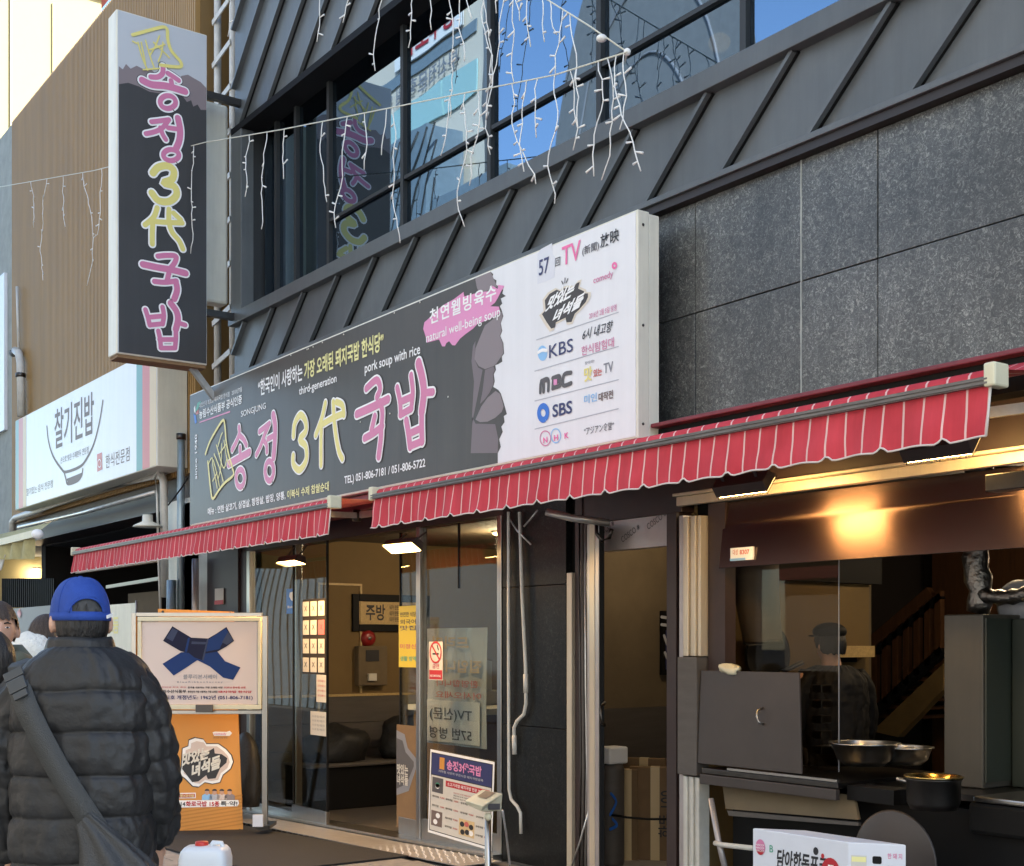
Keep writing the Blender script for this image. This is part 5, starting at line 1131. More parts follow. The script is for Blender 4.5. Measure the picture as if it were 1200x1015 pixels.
# ================================================================ LEFT NEIGHBOUR: pipes, awning, fixtures
def pipe(label,pts,r,m,Y=-.05,name='wall_pipe',cat='pipe',cuffs=()):
    t=thing(name,label,cat); P=[W(*(p+(Y,) if len(p)==2 else p)) for p in pts]; k=MB(); k.tube(P,r,12); k.build('tube',m,t)
    for c in cuffs:
        q=W(c[0],c[1],Y); k=MB(); k.tube([q+Vector((0,0,.03)),q-Vector((0,0,.03))],r*1.25,12); k.build('cuff','steel_dark',t)
    return t
pipe('white insulated pipe hooking over at the far left of the brown wall',[(25,488),(24,425),(22,414),(18,411),(15,414)],.055,'pipe_white',-.1,cuffs=((24,440),))
pipe('thin downpipe high on the far left edge of the brown wall',[(22,410),(20,336)],.02,'pipe_white',-.08)
pipe('long white pipe running level under the bowl sign then down beside the pillar',[(14,625),(14,612),(18,607),(60,592),(182,557),(190,558),(192,566),(193,700)],.042,'pipe_white',-.12)
pipe('thinner bright pipe sloping under the bowl sign',[(22,618),(100,600),(182,577)],.026,'pipe_steel',-.16)
pipe('blue grey downpipe left of the dark signboard',[(212,508),(212,640),(212,770)],.040,'pipe_blue',-.10,cuffs=((212,512),))
pipe('short capped blue grey pipe beside the downpipe below the awning',[(201,680),(201,780)],.05,'pipe_blue',-.2)
pipe('grey downpipe between the pillar and the dark trim below the awning',[(229,655),(229,775)],.035,'lilac_alu',-.12)
pipe('white cable hanging in a loop beside the pillar',[(187,548),(182,560),(184,580),(186,660),(190,770)],.012,'pipe_white',-.2,name='hanging_cable',cat='cable')
pipe('black cable looping across the pillar left of the dark signboard',[(197,592),(205,582),(214,570),(220,560)],.008,'black',-.18,name='black_cable',cat='cable')
bp2=thing('corner_pier','pale corner pier carrying pipes between the two shops','pier',(-12,0,0))
a=W(196,700,-.02).x; b=W(246,700,-.02).x
k=MB(); k.box((a,-.03,0),(b,.28,3.05)); k.build('shaft','pipe_white',bp2)
k=MB(); k.box((b+.002,-.05,0),(-11.28,.25,2.6)); k.build('dark_trim','brown_paint',bp2)
st2=thing('wall_notice','small red and white notice stuck on the dark trim under the awning','notice',W(257,700,-.06)); a=W(252,690,-.06);b=W(262,708,-.06)
k=MB(); k.box((a.x,-.062,b.z),(b.x,-.058,a.z)); k.build('sheet','paper',st2); k=MB(); k.box((a.x,-.065,b.z),(b.x,-.063,b.z+.04)); k.build('band','red',st2)
lf=thing('flood_lamp','round white dome lamp fixed under the bowl sign','lamp'); c=W(173,617,-.3)
k=MB(); k.lathe([(0,.12),(.05,.12),(.055,.05),(.14,.01),(.15,-.005),(.0,-.005)],c,20); k.build('shade','white_box',lf)
ya=thing('yellow_awning','dirty yellow folded awning at the far left edge','awning')
k=MB(); k.bar(W(-20,641,-1.4),W(44,625,-1.4),.05,.07); k.build('front_bar','cream_plastic',ya)
k=MB(); k.ell(W(44,626,-1.4),(.05,.06,.05),12,8); k.build('end_cap','letter_white',ya)
k=MB(); k.sm=True; nn=20
for i in range(nn+1):
    for j in range(5):
        px=-20+58*i/nn; p=W(px,636-(px+20)*.15+j*(5+i*.1),-1.38); k.v.append(p+Vector((0,.03*math.sin(i*1.3+j*.4),0)))
for i in range(nn):
    for j in range(4): a=i*5+j; k.f.append((a,a+1,a+6,a+5))
k.build('valance','yellow_fabric',ya)
k=MB(); k.add([W(-20,640,-1.4),W(44,624,-1.4),W(60,612,-.3),W(-8,628,-.3)],[(0,1,2,3)]); k.build('canopy_cloth','yellow_fabric',ya)
wl=thing('white_pennant','small white cloth hanging at the far left under the yellow awning','cloth'); MB().prism([W(-5,652,-1.38),W(6,650,-1.38),W(1,668,-1.38),W(-5,670,-1.38)],(0,.01,0)).build('cloth','paper',wl)
ns2=thing('neighbour_shop','dark timber shop interior under the bowl sign','shop',(-15,1,0))
k=MB(); k.box((-17.2,1.8,2.55),(-12.8,1.9,2.98)); k.build('ceiling_beam','wood',ns2)
for i in range(26):
    x=W(2+i*2.4,690,.3).x; k=MB(); k.box((x,.3,W(2+i*2.4,712,.3).z),(x+.035,.33,W(2+i*2.4,678,.3).z)); k.build('screen_slat','black',ns2)
k=MB(); k.box((-17.3,.28,2.50),(-14.2,.35,2.56)); k.build('screen_head','wood',ns2)
k=MB(); k.bar(W(70,632,.5),W(148,612,.5),.08,.12); k.build('duct_box','wainscot',ns2,bevel=.01)
MB().poly([W(20,634,.3),W(185,586,.3),W(185,577,.3),W(20,620,.3)]).build('wood_fascia','wood_pale',ns2)
k=MB(); k.box((W(150,740,.6).x,.6,W(160,712,.6).z-.3),(W(186,740,.6).x,.64,W(160,695,.6).z)); k.build('cream_panel','plaster_beige',ns2)
k=MB(); k.bar(W(126,688,.2),W(188,678,.2),.04,.04); k.build('rail','steel_dark',ns2)
sconce_light(W(86,618,.9),10,label='amber spotlight on the ceiling of the neighbouring shop',disc=.10)
sconce_light(W(43,667,1.2),5,label='small round lamp deep inside the neighbouring shop',disc=.07)
sconce_light(W(107,629,1.3),2,label='small lamp beside the duct in the neighbouring shop',disc=.05)
fp=thing('flower_mural','low grey wall board painted with pink blossoms at the left edge','mural')
A=W(-25,730,-.02);C=W(66,730,-.02); z1=W(30,713,.1).z; z0=W(30,800,.1).z
k=MB(); k.box((A.x,-.02,z0),(C.x,.04,z1)); k.build('board','ink_grey',fp)
random.seed(2)
for (px,py,r,n) in ((17,742,10,30),(23,718,5,14),(26,757,10,26),(20,776,6,10)):
    c=W(px,py,-.025)
    for i in range(n):
        a=random.uniform(0,6.28); d=r/1507*18*random.uniform(.2,1); q=c+Vector((math.cos(a)*d*1.4,0,math.sin(a)*d)); rr=.035
        MB().poly([q+Vector((rr*math.cos(t),-.0005*i,rr*math.sin(t))) for t in [j*math.pi/3 for j in range(6)]]).build('blossom','pink' if i%2 else 'coral',fp)
bn3=thing('standing_banner','white standing banner with yellow lettering behind the man','banner')
Yb=-.6; a=W(122,708,Yb);b=W(159,712,Yb); z0=.3
k=MB(); k.box((a.x,Yb,z0),(b.x,Yb+.01,W(140,708,Yb).z)); k.build('cloth','white_box',bn3)
k=MB(); k.tube([(b.x+.02,Yb,0),(b.x+.02,Yb,W(158,704,Yb).z)],.012,6); k.build('pole','pipe_steel',bn3)
zz=W(140,708,Yb).z
put_text('모둠',(a.x+.1,Yb-.001,zz-.30),(.36,0,0),(0,0,.17),'yellow',bn3,off=.03); put_text('국밥',(a.x+.1,Yb-.001,zz-.62),(.36,0,0),(0,0,.17),'pale_yellow',bn3,off=.03); put_text('정식',(a.x+.1,Yb-.001,zz-.92),(.36,0,0),(0,0,.17),'pale_yellow',bn3,off=.03)

# ================================================================ A-BOARD WITH THE RIBBON POSTER
TD=10.3
def Q(px,py,t=TD): return WD(px,py,t)
def quad(name,m,par,x0,y0,x1,y1,t,th=.01,bev=0): # upright slab facing the camera
    a=Q(x0,y1,t);b=Q(x1,y1,t);c=Q(x1,y0,t);d=Q(x0,y0,t); return MB().prism([a,b,c,d],FW*th).build(name,m,par,bevel=bev)
ps_=thing('poster_stand','stainless framed stand holding a navy ribbon bow poster by the entrance','stand',Q(240,970))
for (x0,y0,x1,y1) in ((154,718,159,955),(307,722,313,968)): quad('post','steel',ps_,x0,y0,x1,y1,TD,.05,.004)
quad('top_bar','steel',ps_,159.3,718,306.7,722.5,TD,.05,.003); quad('bottom_bar','steel',ps_,159.3,832.5,306.7,837,TD,.05,.003)
for (x0,y0,x1,y1) in ((161,723,306,728),(161,826,306,831.5),(161,728.2,165.5,825.8),(302,728.2,306,825.8)): quad('lightbox_frame','cream_plastic',ps_,x0,y0,x1,y1,TD-.02,.04,.004)
mk('poster_face',(.60,.50,.46),.3); quad('poster_face','poster_face',ps_,165.8,728.4,301.8,825.6,TD,.02)
quad('latch','wainscot',ps_,229,826,249,835,TD-.05,.03,.003); quad('foot','steel_dark',ps_,150,955,162,960,TD-.1,.3); quad('foot','steel_dark',ps_,300,968,316,972,TD-.1,.3)
quad('brochure','carton_white',ps_,296,955,308,969,TD-.2,.02)
z9=lambda x,y:(150+x/6.667,700+y/6.667)
nF=-FW
def PQ(pl,m,lift,par,nm='ribbon_print',f=z9,t=TD): MB().poly([Q(*f(*p),t)+nF*lift for p in pl]).build(nm,m,par)
mk('ribbon_dark',(.010,.012,.036),.6,spec=.2); mk('ribbon_mid',(.012,.036,.14),.6,spec=.2); mk('ribbon_light',(.040,.052,.10),.6,spec=.2)
PQ([(270,520),(415,430),(500,425),(560,480),(440,560),(358,612)],'ribbon_mid',.004,ps_); PQ([(540,490),(610,420),(700,425),(760,500),(880,548),(822,645),(745,628),(640,540)],'ribbon_mid',.0042,ps_)
PQ([(348,226),(420,270),(495,315),(470,435),(410,420),(275,340)],'ribbon_dark',.005,ps_); PQ([(770,232),(830,340),(770,385),(700,425),(600,440),(630,320),(690,285)],'ribbon_dark',.005,ps_)
PQ([(300,318),(350,240),(392,262),(350,345)],'ribbon_light',.0058,ps_); PQ([(630,330),(690,290),(766,240),(783,270),(715,405),(610,425)],'ribbon_mid',.0056,ps_); PQ([(783,268),(826,338),(775,372),(735,352)],'ribbon_light',.0060,ps_); PQ([(470,318),(486,316),(462,430),(445,424)],'ribbon_mid',.0068,ps_); PQ([(620,322),(632,322),(592,495),(580,490)],'ribbon_light',.0072,ps_)
PQ([(485,315),(632,322),(590,495),(520,470),(470,430)],'ribbon_dark',.0064,ps_); PQ([(500,345),(612,350),(608,368),(496,365)],'ribbon_light',.0070,ps_)
def TQ(s,x0,y0,x1,y1,m,par=ps_,off=.01,f=z9,t=TD,lift=.004,**kw):
    a=Q(*f(x0,y1),t);b=Q(*f(x1,y1),t);c=Q(*f(x0,y0),t); return put_text(s,a,b-a,c-a,m,par,off=off,lift=lift,**kw)
TQ('블루리본서베이',432,602,695,640,'ink_grey'); TQ('B l u e R i b b o n S u r v e y',385,655,740,672,'ink_grey')
TQ('한국을 대표하는 가장 오래된 식당',468,697,740,713,'ink',off=.03); TQ('TOP10 한우점 선정',750,697,920,713,'red',off=.03); TQ('한국인이 가장 사랑하는 가장 오래된',468,729,700,748,'ink',off=.03); TQ('돼지국밥 한식당',705,729,968,748,'red',off=.03)
TQ('농림수산식품부',240,722,455,748,'ink',off=.02); TQ('최호 개점년도: 1962년 (051-806-7181)',290,765,975,805,'navy',off=.02); TQ('대한민국 최초 공인',240,697,455,708,'red')
# orange board behind
TO=10.75
ob2=thing('orange_banner_board','orange banner board with pig shaped emblem standing behind the ribbon poster','sign board',Q(240,985,TO))
def zo(x,y): return (180+x/5.487,830+y/5.487)
pl=[Q(185,713.5,TO),Q(274,717,TO),Q(285,980,TO-.15),Q(198,984,TO-.15)]
MB().prism([pl[3],pl[2],pl[1],pl[0]],FW*.012).build('board','orange',ob2)
def OP(x,y,l=0):   # point on the leaning face from photo pixels
    v=(y-715)/(982-715); return Q(x,y,TO-.15*v)+nF*(.003+l)
for i in range(9):
    y=945+i*4.2; MB().poly([OP(199 if y>970 else 198,y,.0006),OP(284,y-14,.0006),OP(284,y-12.4,.0006),OP(199,y+1.6,.0006)]).build('print_stripe','orange_dark',ob2) if y<985 else None
ol=[(165,430),(175,380),(182,255),(220,240),(225,200),(265,185),(320,195),(340,225),(420,225),(470,260),(505,300),(518,345),(500,390),(450,430),(430,480),(380,490),(330,480),(290,510),(250,505),(200,455)]
MB().poly([OP(*zo(*p),.001) for p in ol]).build('emblem_outline','ink',ob2)
def shr(k_): 
    cx_=345;cy_=350; return [OP(*zo(cx_+(x-cx_)*k_,cy_+(y-cy_)*k_),.0018+(1-k_)*.02) for x,y in ol]
MB().poly(shr(.96)).build('emblem_outline','letter_white',ob2); MB().poly(shr(.84)).build('emblem_outline','poster_face',ob2)
pg2=[(185,390),(195,300),(250,285),(330,290),(390,255),(395,290),(440,295),(475,320),(470,350),(430,385),(400,450),(350,455),(340,430),(290,470),(250,475)]
MB().poly([OP(*zo(*p),.006) for p in pg2]).build('emblem','ink',ob2)
for s,(x0,y0),(x1,y1),(x2,y2) in (('맛있는',(180,375),(355,325),(190,290)),('녀석들',(245,450),(430,385),(250,360))):
    a=OP(*zo(x0,y0));b=OP(*zo(x1,y1));c=OP(*zo(x2,y2)); put_text(s,a,b-a,c-a,'fleece',ob2,off=.05,lift=.008)
k=MB(); k.poly([OP(*zo(*p),.001) for p in [(380,155),(395,150),(470,152),(490,145),(505,160),(490,178),(390,178)]]).build('badge','letter_white',ob2)
def TO_(s,x0,y0,x1,y1,m,off=.02,lift=.004): a=OP(*zo(x0,y1));b=OP(*zo(x1,y1));c=OP(*zo(x0,y0)); put_text(s,a,b-a,c-a,m,ob2,off=off,lift=lift)
TO_('comedy',390,157,470,175,'pink'); TO_('2016년 5일 방영',385,185,475,195,'brown_ink',off=.01)
MB().poly([OP(*zo(*p),.001) for p in [(140,545),(272,543),(272,578),(130,580)]]).build('badge','letter_white',ob2); MB().poly([OP(*zo(*p),.002) for p in [(140,552),(266,549),(266,573),(132,575)]]).build('badge','red',ob2); TO_('송정3대국밥',150,553,262,572,'pale_yellow')
MB().poly([OP(*zo(*p),.001) for p in [(120,600),(150,592),(545,590),(550,612),(540,630),(130,640)]]).build('badge','letter_white',ob2); TO_('2014',135,602,205,630,'ink'); TO_('화로국밥 15종',208,597,425,632,'red',off=.03); TO_('특·약!',432,597,540,628,'ink')
for x,c in ((345,'light_blue'),(393,'line_grey'),(440,'poster_face'),(490,'mauve')):
    MB().poly([OP(*zo(x+dx,y),.0025) for dx,y in ((-34,590),(-32,560),(-15,550),(15,550),(32,560),(34,588))]).build('printed_figure',c,ob2)
    MB().poly([OP(*zo(x+14*math.cos(t),540+17*math.sin(t)),.0032) for t in [i*math.pi/6 for i in range(12)]]).build('printed_figure','skin',ob2)
    MB().poly([OP(*zo(x+16*math.cos(t),531+13*math.sin(t)),.0038) for t in [math.pi+i*math.pi/6 for i in range(7)]]).build('printed_figure','ink',ob2)
k=MB(); 
for px,py in ((191,717),(270,719),(202,978),(281,973)): k.ell(OP(px,py),(.012,.012,.012),8,6)
k.build('bolt','steel_dark',ob2)
for x0,x1 in ((200,205),(277,282)):
    k=MB(); k.bar(Q(x0,725,TO+.05),Q(x0,985,TO+.5),.03,.03); k.build('rear_leg','steel_dark',ob2)
bb_=lump('bin_bag','dark bin bag slumped between the poster stand and the glass front','bag',(-10.65,-.28,.35),(.30,.12,.42),'puffer',3,amp=.12)
# threshold plate, mat, jug, scale
tp_=thing('tread_plate','studded metal tread plate along the entrance threshold','tread plate',(-9,-.4,0))
k=MB(); k.add([(x,y,gz(x)+.004+z) for z in (0,.006) for (x,y) in ((-11.2,-.45),(-6.9,-.45),(-6.9,-.12),(-11.2,-.12))],[(4,5,6,7),(0,1,5,4),(1,2,6,5),(2,3,7,6),(3,0,4,7)]); k.build('plate','plate_metal',tp_)
k=MB(); 
for i in range(84):
    for j in range(6):
        x=-11.15+i*.05; y=-.43+j*.055+(.0275 if i%2 else 0); s=1 if (i+j)%2 else -1; z=gz(x)+.0105
        k.add([(x-.014,y-.007*s,z),(x+.014,y+.007*s,z),(x+.004,y+.011*s,z+.004),(x-.004,y-.011*s,z+.004)],[(0,1,2,3)])
k.build('stud','letter_white',tp_)['kind']='stuff'
mt2=thing('door_mat','black ribbed rubber door mat in front of the entrance','mat',(-9,-1,0))
k=MB(); xs_=[-11.4,-10.3,-8.8,-7.5]; k.add([(x,y,gz(x)+.004+z) for z in (0,.012) for x in xs_ for y in (-1.55,-.47)],[(2*i,2*i+2,2*i+3,2*i+1) for i in range(3)]+[(8+2*i,8+2*i+2,8+2*i+3,8+2*i+1) for i in range(3)]+[(2*i,2*i+2,10+2*i,8+2*i) for i in range(3)]+[(0,8,9,1),(6,14,15,7)]); k.build('pad','mat_black',mt2)
jc=WD(241,1003,6.6); jb=thing('water_jug','white plastic jerry can with a red cap on the ground','jug',(jc.x,jc.y,0),rz=YAW); LOCAL(jb)
zt=WD(241,992,6.6).z
k=MB(); w2,d2=.125,.10; prof=[(1.0,0),(1.0,.02),(1.0,zt-.06),(.93,zt-.02),(.80,zt)]
k.sm=True; nn=32
for s_,h_ in prof+[(.4,zt+.006),(.01,zt+.008)]:
    for i in range(nn):
        t=2*math.pi*i/nn; c_,q_=math.cos(t),math.sin(t); e_=.35; k.v.append(Vector((w2*s_*math.copysign(abs(c_)**e_,c_),d2*s_*math.copysign(abs(q_)**e_,q_),h_)))
for j in range(len(prof)+1):
    for i in range(nn): i2=(i+1)%nn; k.f.append((j*nn+i,j*nn+i2,(j+1)*nn+i2,(j+1)*nn+i))
k.build('body','jug',jb)
k=MB(); k.lathe([(.034,0),(.034,.022),(.030,.026),(0,.026)],(-.02,0,zt+.0),16); k.build('cap','jug_cap',jb)
k=MB(); k.tube([(.02,0,zt-.01),(.04,0,zt+.02),(.08,0,zt+.018),(.10,0,zt-.03)],.013,8); k.build('handle','jug',jb)
sp_=WD(566,950,6.9); es=thing('scale_indicator','cream electronic scale indicator on a chrome pole in front of the menu poster','scale',(sp_.x,sp_.y,gz(-8)))
def E(px,py,t=6.9): return WD(px,py,t)
k=MB(); k.tube([E(572,956),E(572,1100)],.018,14); k.build('pole','steel',es)
k=MB(); a=E(545,937,6.85);b=E(566,945,6.75);c=E(589,929,6.95);d=E(566,924,7.05); a.z=E(545,937).z; 
top=[a,b,E(589,930,6.95),E(565,925,7.05)]; bot=[E(546,942,6.86),E(564,951,6.78),E(588,950,6.93),E(568,952,7.0)]
k.add(bot+top,[(0,3,2,1),(4,5,6,7),(0,1,5,4),(1,2,6,5),(2,3,7,6),(3,0,4,7)]); k.build('case','cream_plastic',es,bevel=.004)
k=MB(); n_=((top[1]-top[0]).cross(top[3]-top[0])).normalized(); n_=n_ if n_.z>0 else -n_
cen=sum(top,Vector())/4; k.add([cen+(q-cen)*.5+Vector((0,0,.004))+(top[3]-top[0])*.18 for q in top],[(0,1,2,3)]); k.build('keypad','brown_ink',es)
k=MB(); k.prism([E(572,942,6.82),E(586,942,6.88),E(586,949,6.88),E(572,949,6.82)],FW*.01); k.build('display','ink_soft',es)
k=MB(); k.ell(E(572,957,6.86),(.025,.02,.022),12,8); k.build('knob','cream_plastic',es)
pipe('thin black and steel cable hanging from the scale indicator',[(589,950,-1.1),(593,975,-1.0),(597,1010,-.9),(598,1040,-.9)],.006,'pipe_steel',-1,name='scale_cable',cat='cable')
# ================================================================ PEOPLE
def remesh(mb,voxel,name,m,parent,smooth_it=4):
    me=bpy.data.meshes.new(name); me.from_pydata([tuple(v) for v in mb.v],[],mb.f)
    bm=bmesh.new(); bm.from_mesh(me); bmesh.ops.recalc_face_normals(bm,faces=bm.faces); bm.to_mesh(me); bm.free()
    o=bpy.data.objects.new(name,me); COL.objects.link(o)
    r=o.modifiers.new('r','REMESH'); r.mode='VOXEL'; r.voxel_size=voxel
    s=o.modifiers.new('s','SMOOTH'); s.factor=.5; s.iterations=smooth_it
    dg=bpy.context.evaluated_depsgraph_get(); nm=bpy.data.meshes.new_from_object(o.evaluated_get(dg)); o.modifiers.clear(); o.data=nm
    nm.materials.clear(); nm.materials.append(M[m]); nm.shade_smooth(); o.parent=parent; return o
def limb(k,pts,rs,n=14):
    # rounded tapered chain
    P=[Vector(p) for p in pts]
    k.tube(P,rs,n)
    for p,r in zip(P,rs): k.ell(p,(r,r,r),12,8)
def head_mesh(k,R,turn,H):
    # skull, jaw, nose, ears; R = transform of head-local (x right, y forward, z up, origin at chin-neck joint)
    base=len(k.v); n,m=28,22
    hw,hd,hh=.074,.095,.118
    for i in range(m+1):
        ph=math.pi*i/m
        for j in range(n):
            t=2*math.pi*j/n; x=math.sin(ph)*math.cos(t); y=math.sin(ph)*math.sin(t); z=math.cos(ph)
            s=1.0
            if z<0: s=1-.30*(-z)**1.2
            px,py,pz=hw*x*s,hd*y*(1-.12*max(0,-z)),hh*z
            if y>0 and z<-.3: py+=.012*(-z)                      # chin
            f=max(0,y)*math.exp(-(x*x)/.02)*math.exp(-((z+.12)**2)/.018); py+=.024*f   # nose
            e=max(0,y)*(math.exp(-((abs(x)-.42)**2)/.03))*math.exp(-((z-.05)**2)/.012); py-=.011*e
            l=max(0,y)*math.exp(-(x*x)/.06)*math.exp(-((z+.46)**2)/.004); py+=.006*l
            k.v.append(R@Vector((px,py,pz+H)))
    for i in range(m):
        for j in range(n): j2=(j+1)%n; k.f.append((base+i*n+j,base+(i+1)*n+j,base+(i+1)*n+j2,base+i*n+j2))
    for s in (-1,1):
        b2=len(k.v); k.ell((0,0,0),(.012,.020,.033),12,8)
        for v in k.v[b2:]: v.rotate(Matrix.Rotation(s*.35,3,'Z')); v+=Vector((s*.084,-.008,H-.014))
        for i2 in range(b2,len(k.v)): k.v[i2]=R@k.v[i2]
def hand(k,wrist,d,side,pn):     # relaxed hand with five bent fingers
    d=Vector(d).normalized(); pn=Vector(pn).normalized(); s=d.cross(pn).normalized()*side; w=Vector(wrist)
    limb(k,[w,w+d*.03,w+d*.085],[.026,.030,.030],10)
    k.ell(w+d*.06,(.032,.034,.040),10,8)
    for i,(o,L,r) in enumerate(((-.030,.062,.0088),(-.010,.072,.0092),(.010,.067,.009),(.029,.052,.008))):
        b=w+d*.092+s*o; c=b+d*L*.5+pn*.008; e=c+d*L*.42+pn*.026; limb(k,[b,c,e],[r*1.1,r,r*.85],8)
    b=w+d*.035-s*.026; limb(k,[b,b-s*.028+d*.03,b-s*.030+d*.062+pn*.015],[.013,.011,.009],8)
def person(label,loc,rz,height=1.75,turn=0,lean=0,skin='skin',arms=None,legs='grey_cloth',group=None,hx=0):
    S_=height/1.75; t=thing('person',label,'person',loc,group=group,rot=Matrix.Rotation(rz,4,'Z')@Matrix.Scale(1,4)); LOCAL(t)
    arms=arms or {}
    k=MB(); z=lambda v:v*S_
    limb(k,[(0,0,z(.95)),(0,0,z(1.1)),(0,-.01,z(1.28)),(0,-.01,z(1.37))],[.118,.104,.112,.085]); k.ell((0,0,z(1.31)),(.16,.10,.12),16,10)
    limb(k,[(0,-.01,z(1.38)),(hx*.6,.005,z(1.50)),(hx,.02,z(1.56))],[.062,.056,.052])
    for s in (-1,1):
        A=arms.get(s) or [(s*.19,0,1.40),(s*.235,.02,1.12),(s*.22,.10,.88)]
        A=[Vector((a[0],a[1],z(a[2]))) for a in A]
        limb(k,[(s*.09,-.01,z(1.40))]+A[:1],[.06,.056]); limb(k,A,[.046,.033,.026]); hand(k,A[2],A[2]-A[1],-s,(-s*.9,.4,0))
        limb(k,[(s*.09,0,z(.93)),(s*.10,.02,z(.50)),(s*.10,-.01,z(.09))],[.092,.062,.042]); limb(k,[(s*.10,-.03,z(.045)),(s*.105,.10,z(.035)),(s*.108,.17,z(.03))],[.042,.042,.032])
    R=Matrix.Translation((hx,.025,z(1.50)))@Matrix.Rotation(turn,4,'Z')@Matrix.Rotation(lean,4,'X')@Matrix.Scale(S_,4)
    head_mesh(k,R,turn,.118+.01)
    remesh(k,.0095,'body',skin,t,2)
    # trousers and shoes
    kk=MB()
    for s in (-1,1): limb(kk,[(s*.085,0,z(.96)),(s*.10,.01,z(.50)),(s*.10,-.01,z(.10))],[.125,.090,.072])
    remesh(kk,.018,'trousers',legs,t,3)
    for s in (-1,1): kk=MB(); limb(kk,[(s*.10,-.045,z(.05)),(s*.105,.10,z(.045)),(s*.108,.18,z(.04))],[.052,.052,.042]); kk.build('shoe','black',t)
    return t,R
def face_bits(t,R):
    for s in (-1,1):
        k=MB(); k.ell((s*.031,.084,.128+.006),(.011,.007,.0040),10,6); k.v=[R@v for v in k.v]; k.build('eye','letter_white',t)
        k=MB(); k.ell((s*.031,.0895,.128+.006),(.0058,.003,.0042),8,6); k.v=[R@v for v in k.v]; k.build('iris','ink',t)
        k=MB(); k.tube([(s*.016,.0925,.128+.024),(s*.032,.0935,.128+.028),(s*.048,.082,.128+.022)],[.003,.004,.002],6); k.v=[R@v for v in k.v]; k.build('eyebrow','hair',t)
    k=MB(); k.ell((0,.0915,.128-.054),(.022,.006,.006),12,6); k.v=[R@v for v in k.v]; k.build('lips','coral',t)
def hair_shell(t,R,m,fringe=.05,low=-.05,side=-.02,seed=0,thick=.014,z0=.128):
    k=MB(); k.sm=True; n,mm=56,26
    for i in range(mm+1):
        for j in range(n):
            a=2*math.pi*j/n; y=math.sin(a); x=math.cos(a)
            lowz = fringe if y>.35 else (side if y>-.2 else low)
            if .15<y<=.5: w_=(y-.15)/.35; lowz=side*(1-w_)+fringe*w_
            if -.4<y<=.0: w_=(y+.4)/.4; lowz=low*(1-w_)+side*w_
            lowz+=.010*noise.noise(Vector((x*6,y*6,seed)))+.006*math.sin(j*1.9+seed)
            zt=.118+thick; v=i/mm; pz=zt*math.cos(v*math.acos(max(-.98,min(.98,lowz/zt))))
            rr=math.sqrt(max(0,1-(pz/(.118+thick))**2)); 
            st=.004*noise.noise(Vector((x*14,y*14,pz*8+seed)))+.0025*math.sin(j*2.3+seed*3)
            k.v.append(R@Vector(((.074+thick+st)*x*rr,(.095+thick+st)*y*rr,pz+z0)))
    for i in range(mm):
        for j in range(n): j2=(j+1)%n; k.f.append((i*n+j,(i+1)*n+j,(i+1)*n+j2,i*n+j2))
    return k.build('hair',m,t)
def puff(z,seams,amp):   # quilted profile between stitched seams
    for a,b in zip(seams,seams[1:]):
        if a<=z<=b: return amp*(1-abs(2*(z-a)/(b-a)-1)**3.0)**.5
    return 0
def jacket_torso(t,m,S_,seams,amp,a=.20,b=.145,zlo=.80,ztop=1.50,wr=.010,seed=0,name='jacket_body',yoff=0):
    k=MB(); k.sm=True; nz_,n=150,120; z=zlo
    for i in range(nz_+1):
        z=zlo+(ztop-zlo)*i/nz_; v=(z-zlo)/(ztop-zlo)
        sh=1.0
        zz=z
        if z>1.36: q=(z-1.36)/(ztop-1.36); sh=math.sqrt(max(.0,1-q**2.2*.86))
        aa=a*(1-.04*abs(v-.6))*sh; bb=b*(1-.0*v)*(1-.35*max(0,(z-1.38)/(ztop-1.38))**1.5)
        pf=puff(z,seams,amp)
        for j in range(n):
            th=2*math.pi*j/n; c,s=math.cos(th),math.sin(th); e=.78
            x=math.copysign(abs(c)**e,c); y=math.copysign(abs(s)**e,s)
            w_=noise.noise(Vector((x*5,y*5,z*9+seed)))*wr+noise.noise(Vector((x*16,y*14,z*30+seed)))*wr*.45
            # gathered creases close to seams
            dseam=min(abs(z-q_) for q_ in seams) if seams else 1
            w_+= (.0075*math.exp(-dseam/.016)*noise.noise(Vector((th*13,z*5,seed+5))) if seams else 0)
            lean_z=.012*noise.noise(Vector((x*1.2,y*1.2,seed+9)))
            k.v.append(Vector(((aa+pf+w_)*x,(bb+pf+w_)*y+yoff,(z+lean_z*(1 if .02<v<.98 else 0))*S_)))
    for i in range(nz_):
        for j in range(n): j2=(j+1)%n; k.f.append((i*n+j,i*n+j2,(i+1)*n+j2,(i+1)*n+j))
    k.f.append(tuple(range(n))[::-1]); k.f.append(tuple(nz_*n+j for j in range(n)))
    return k.build(name,m,t)
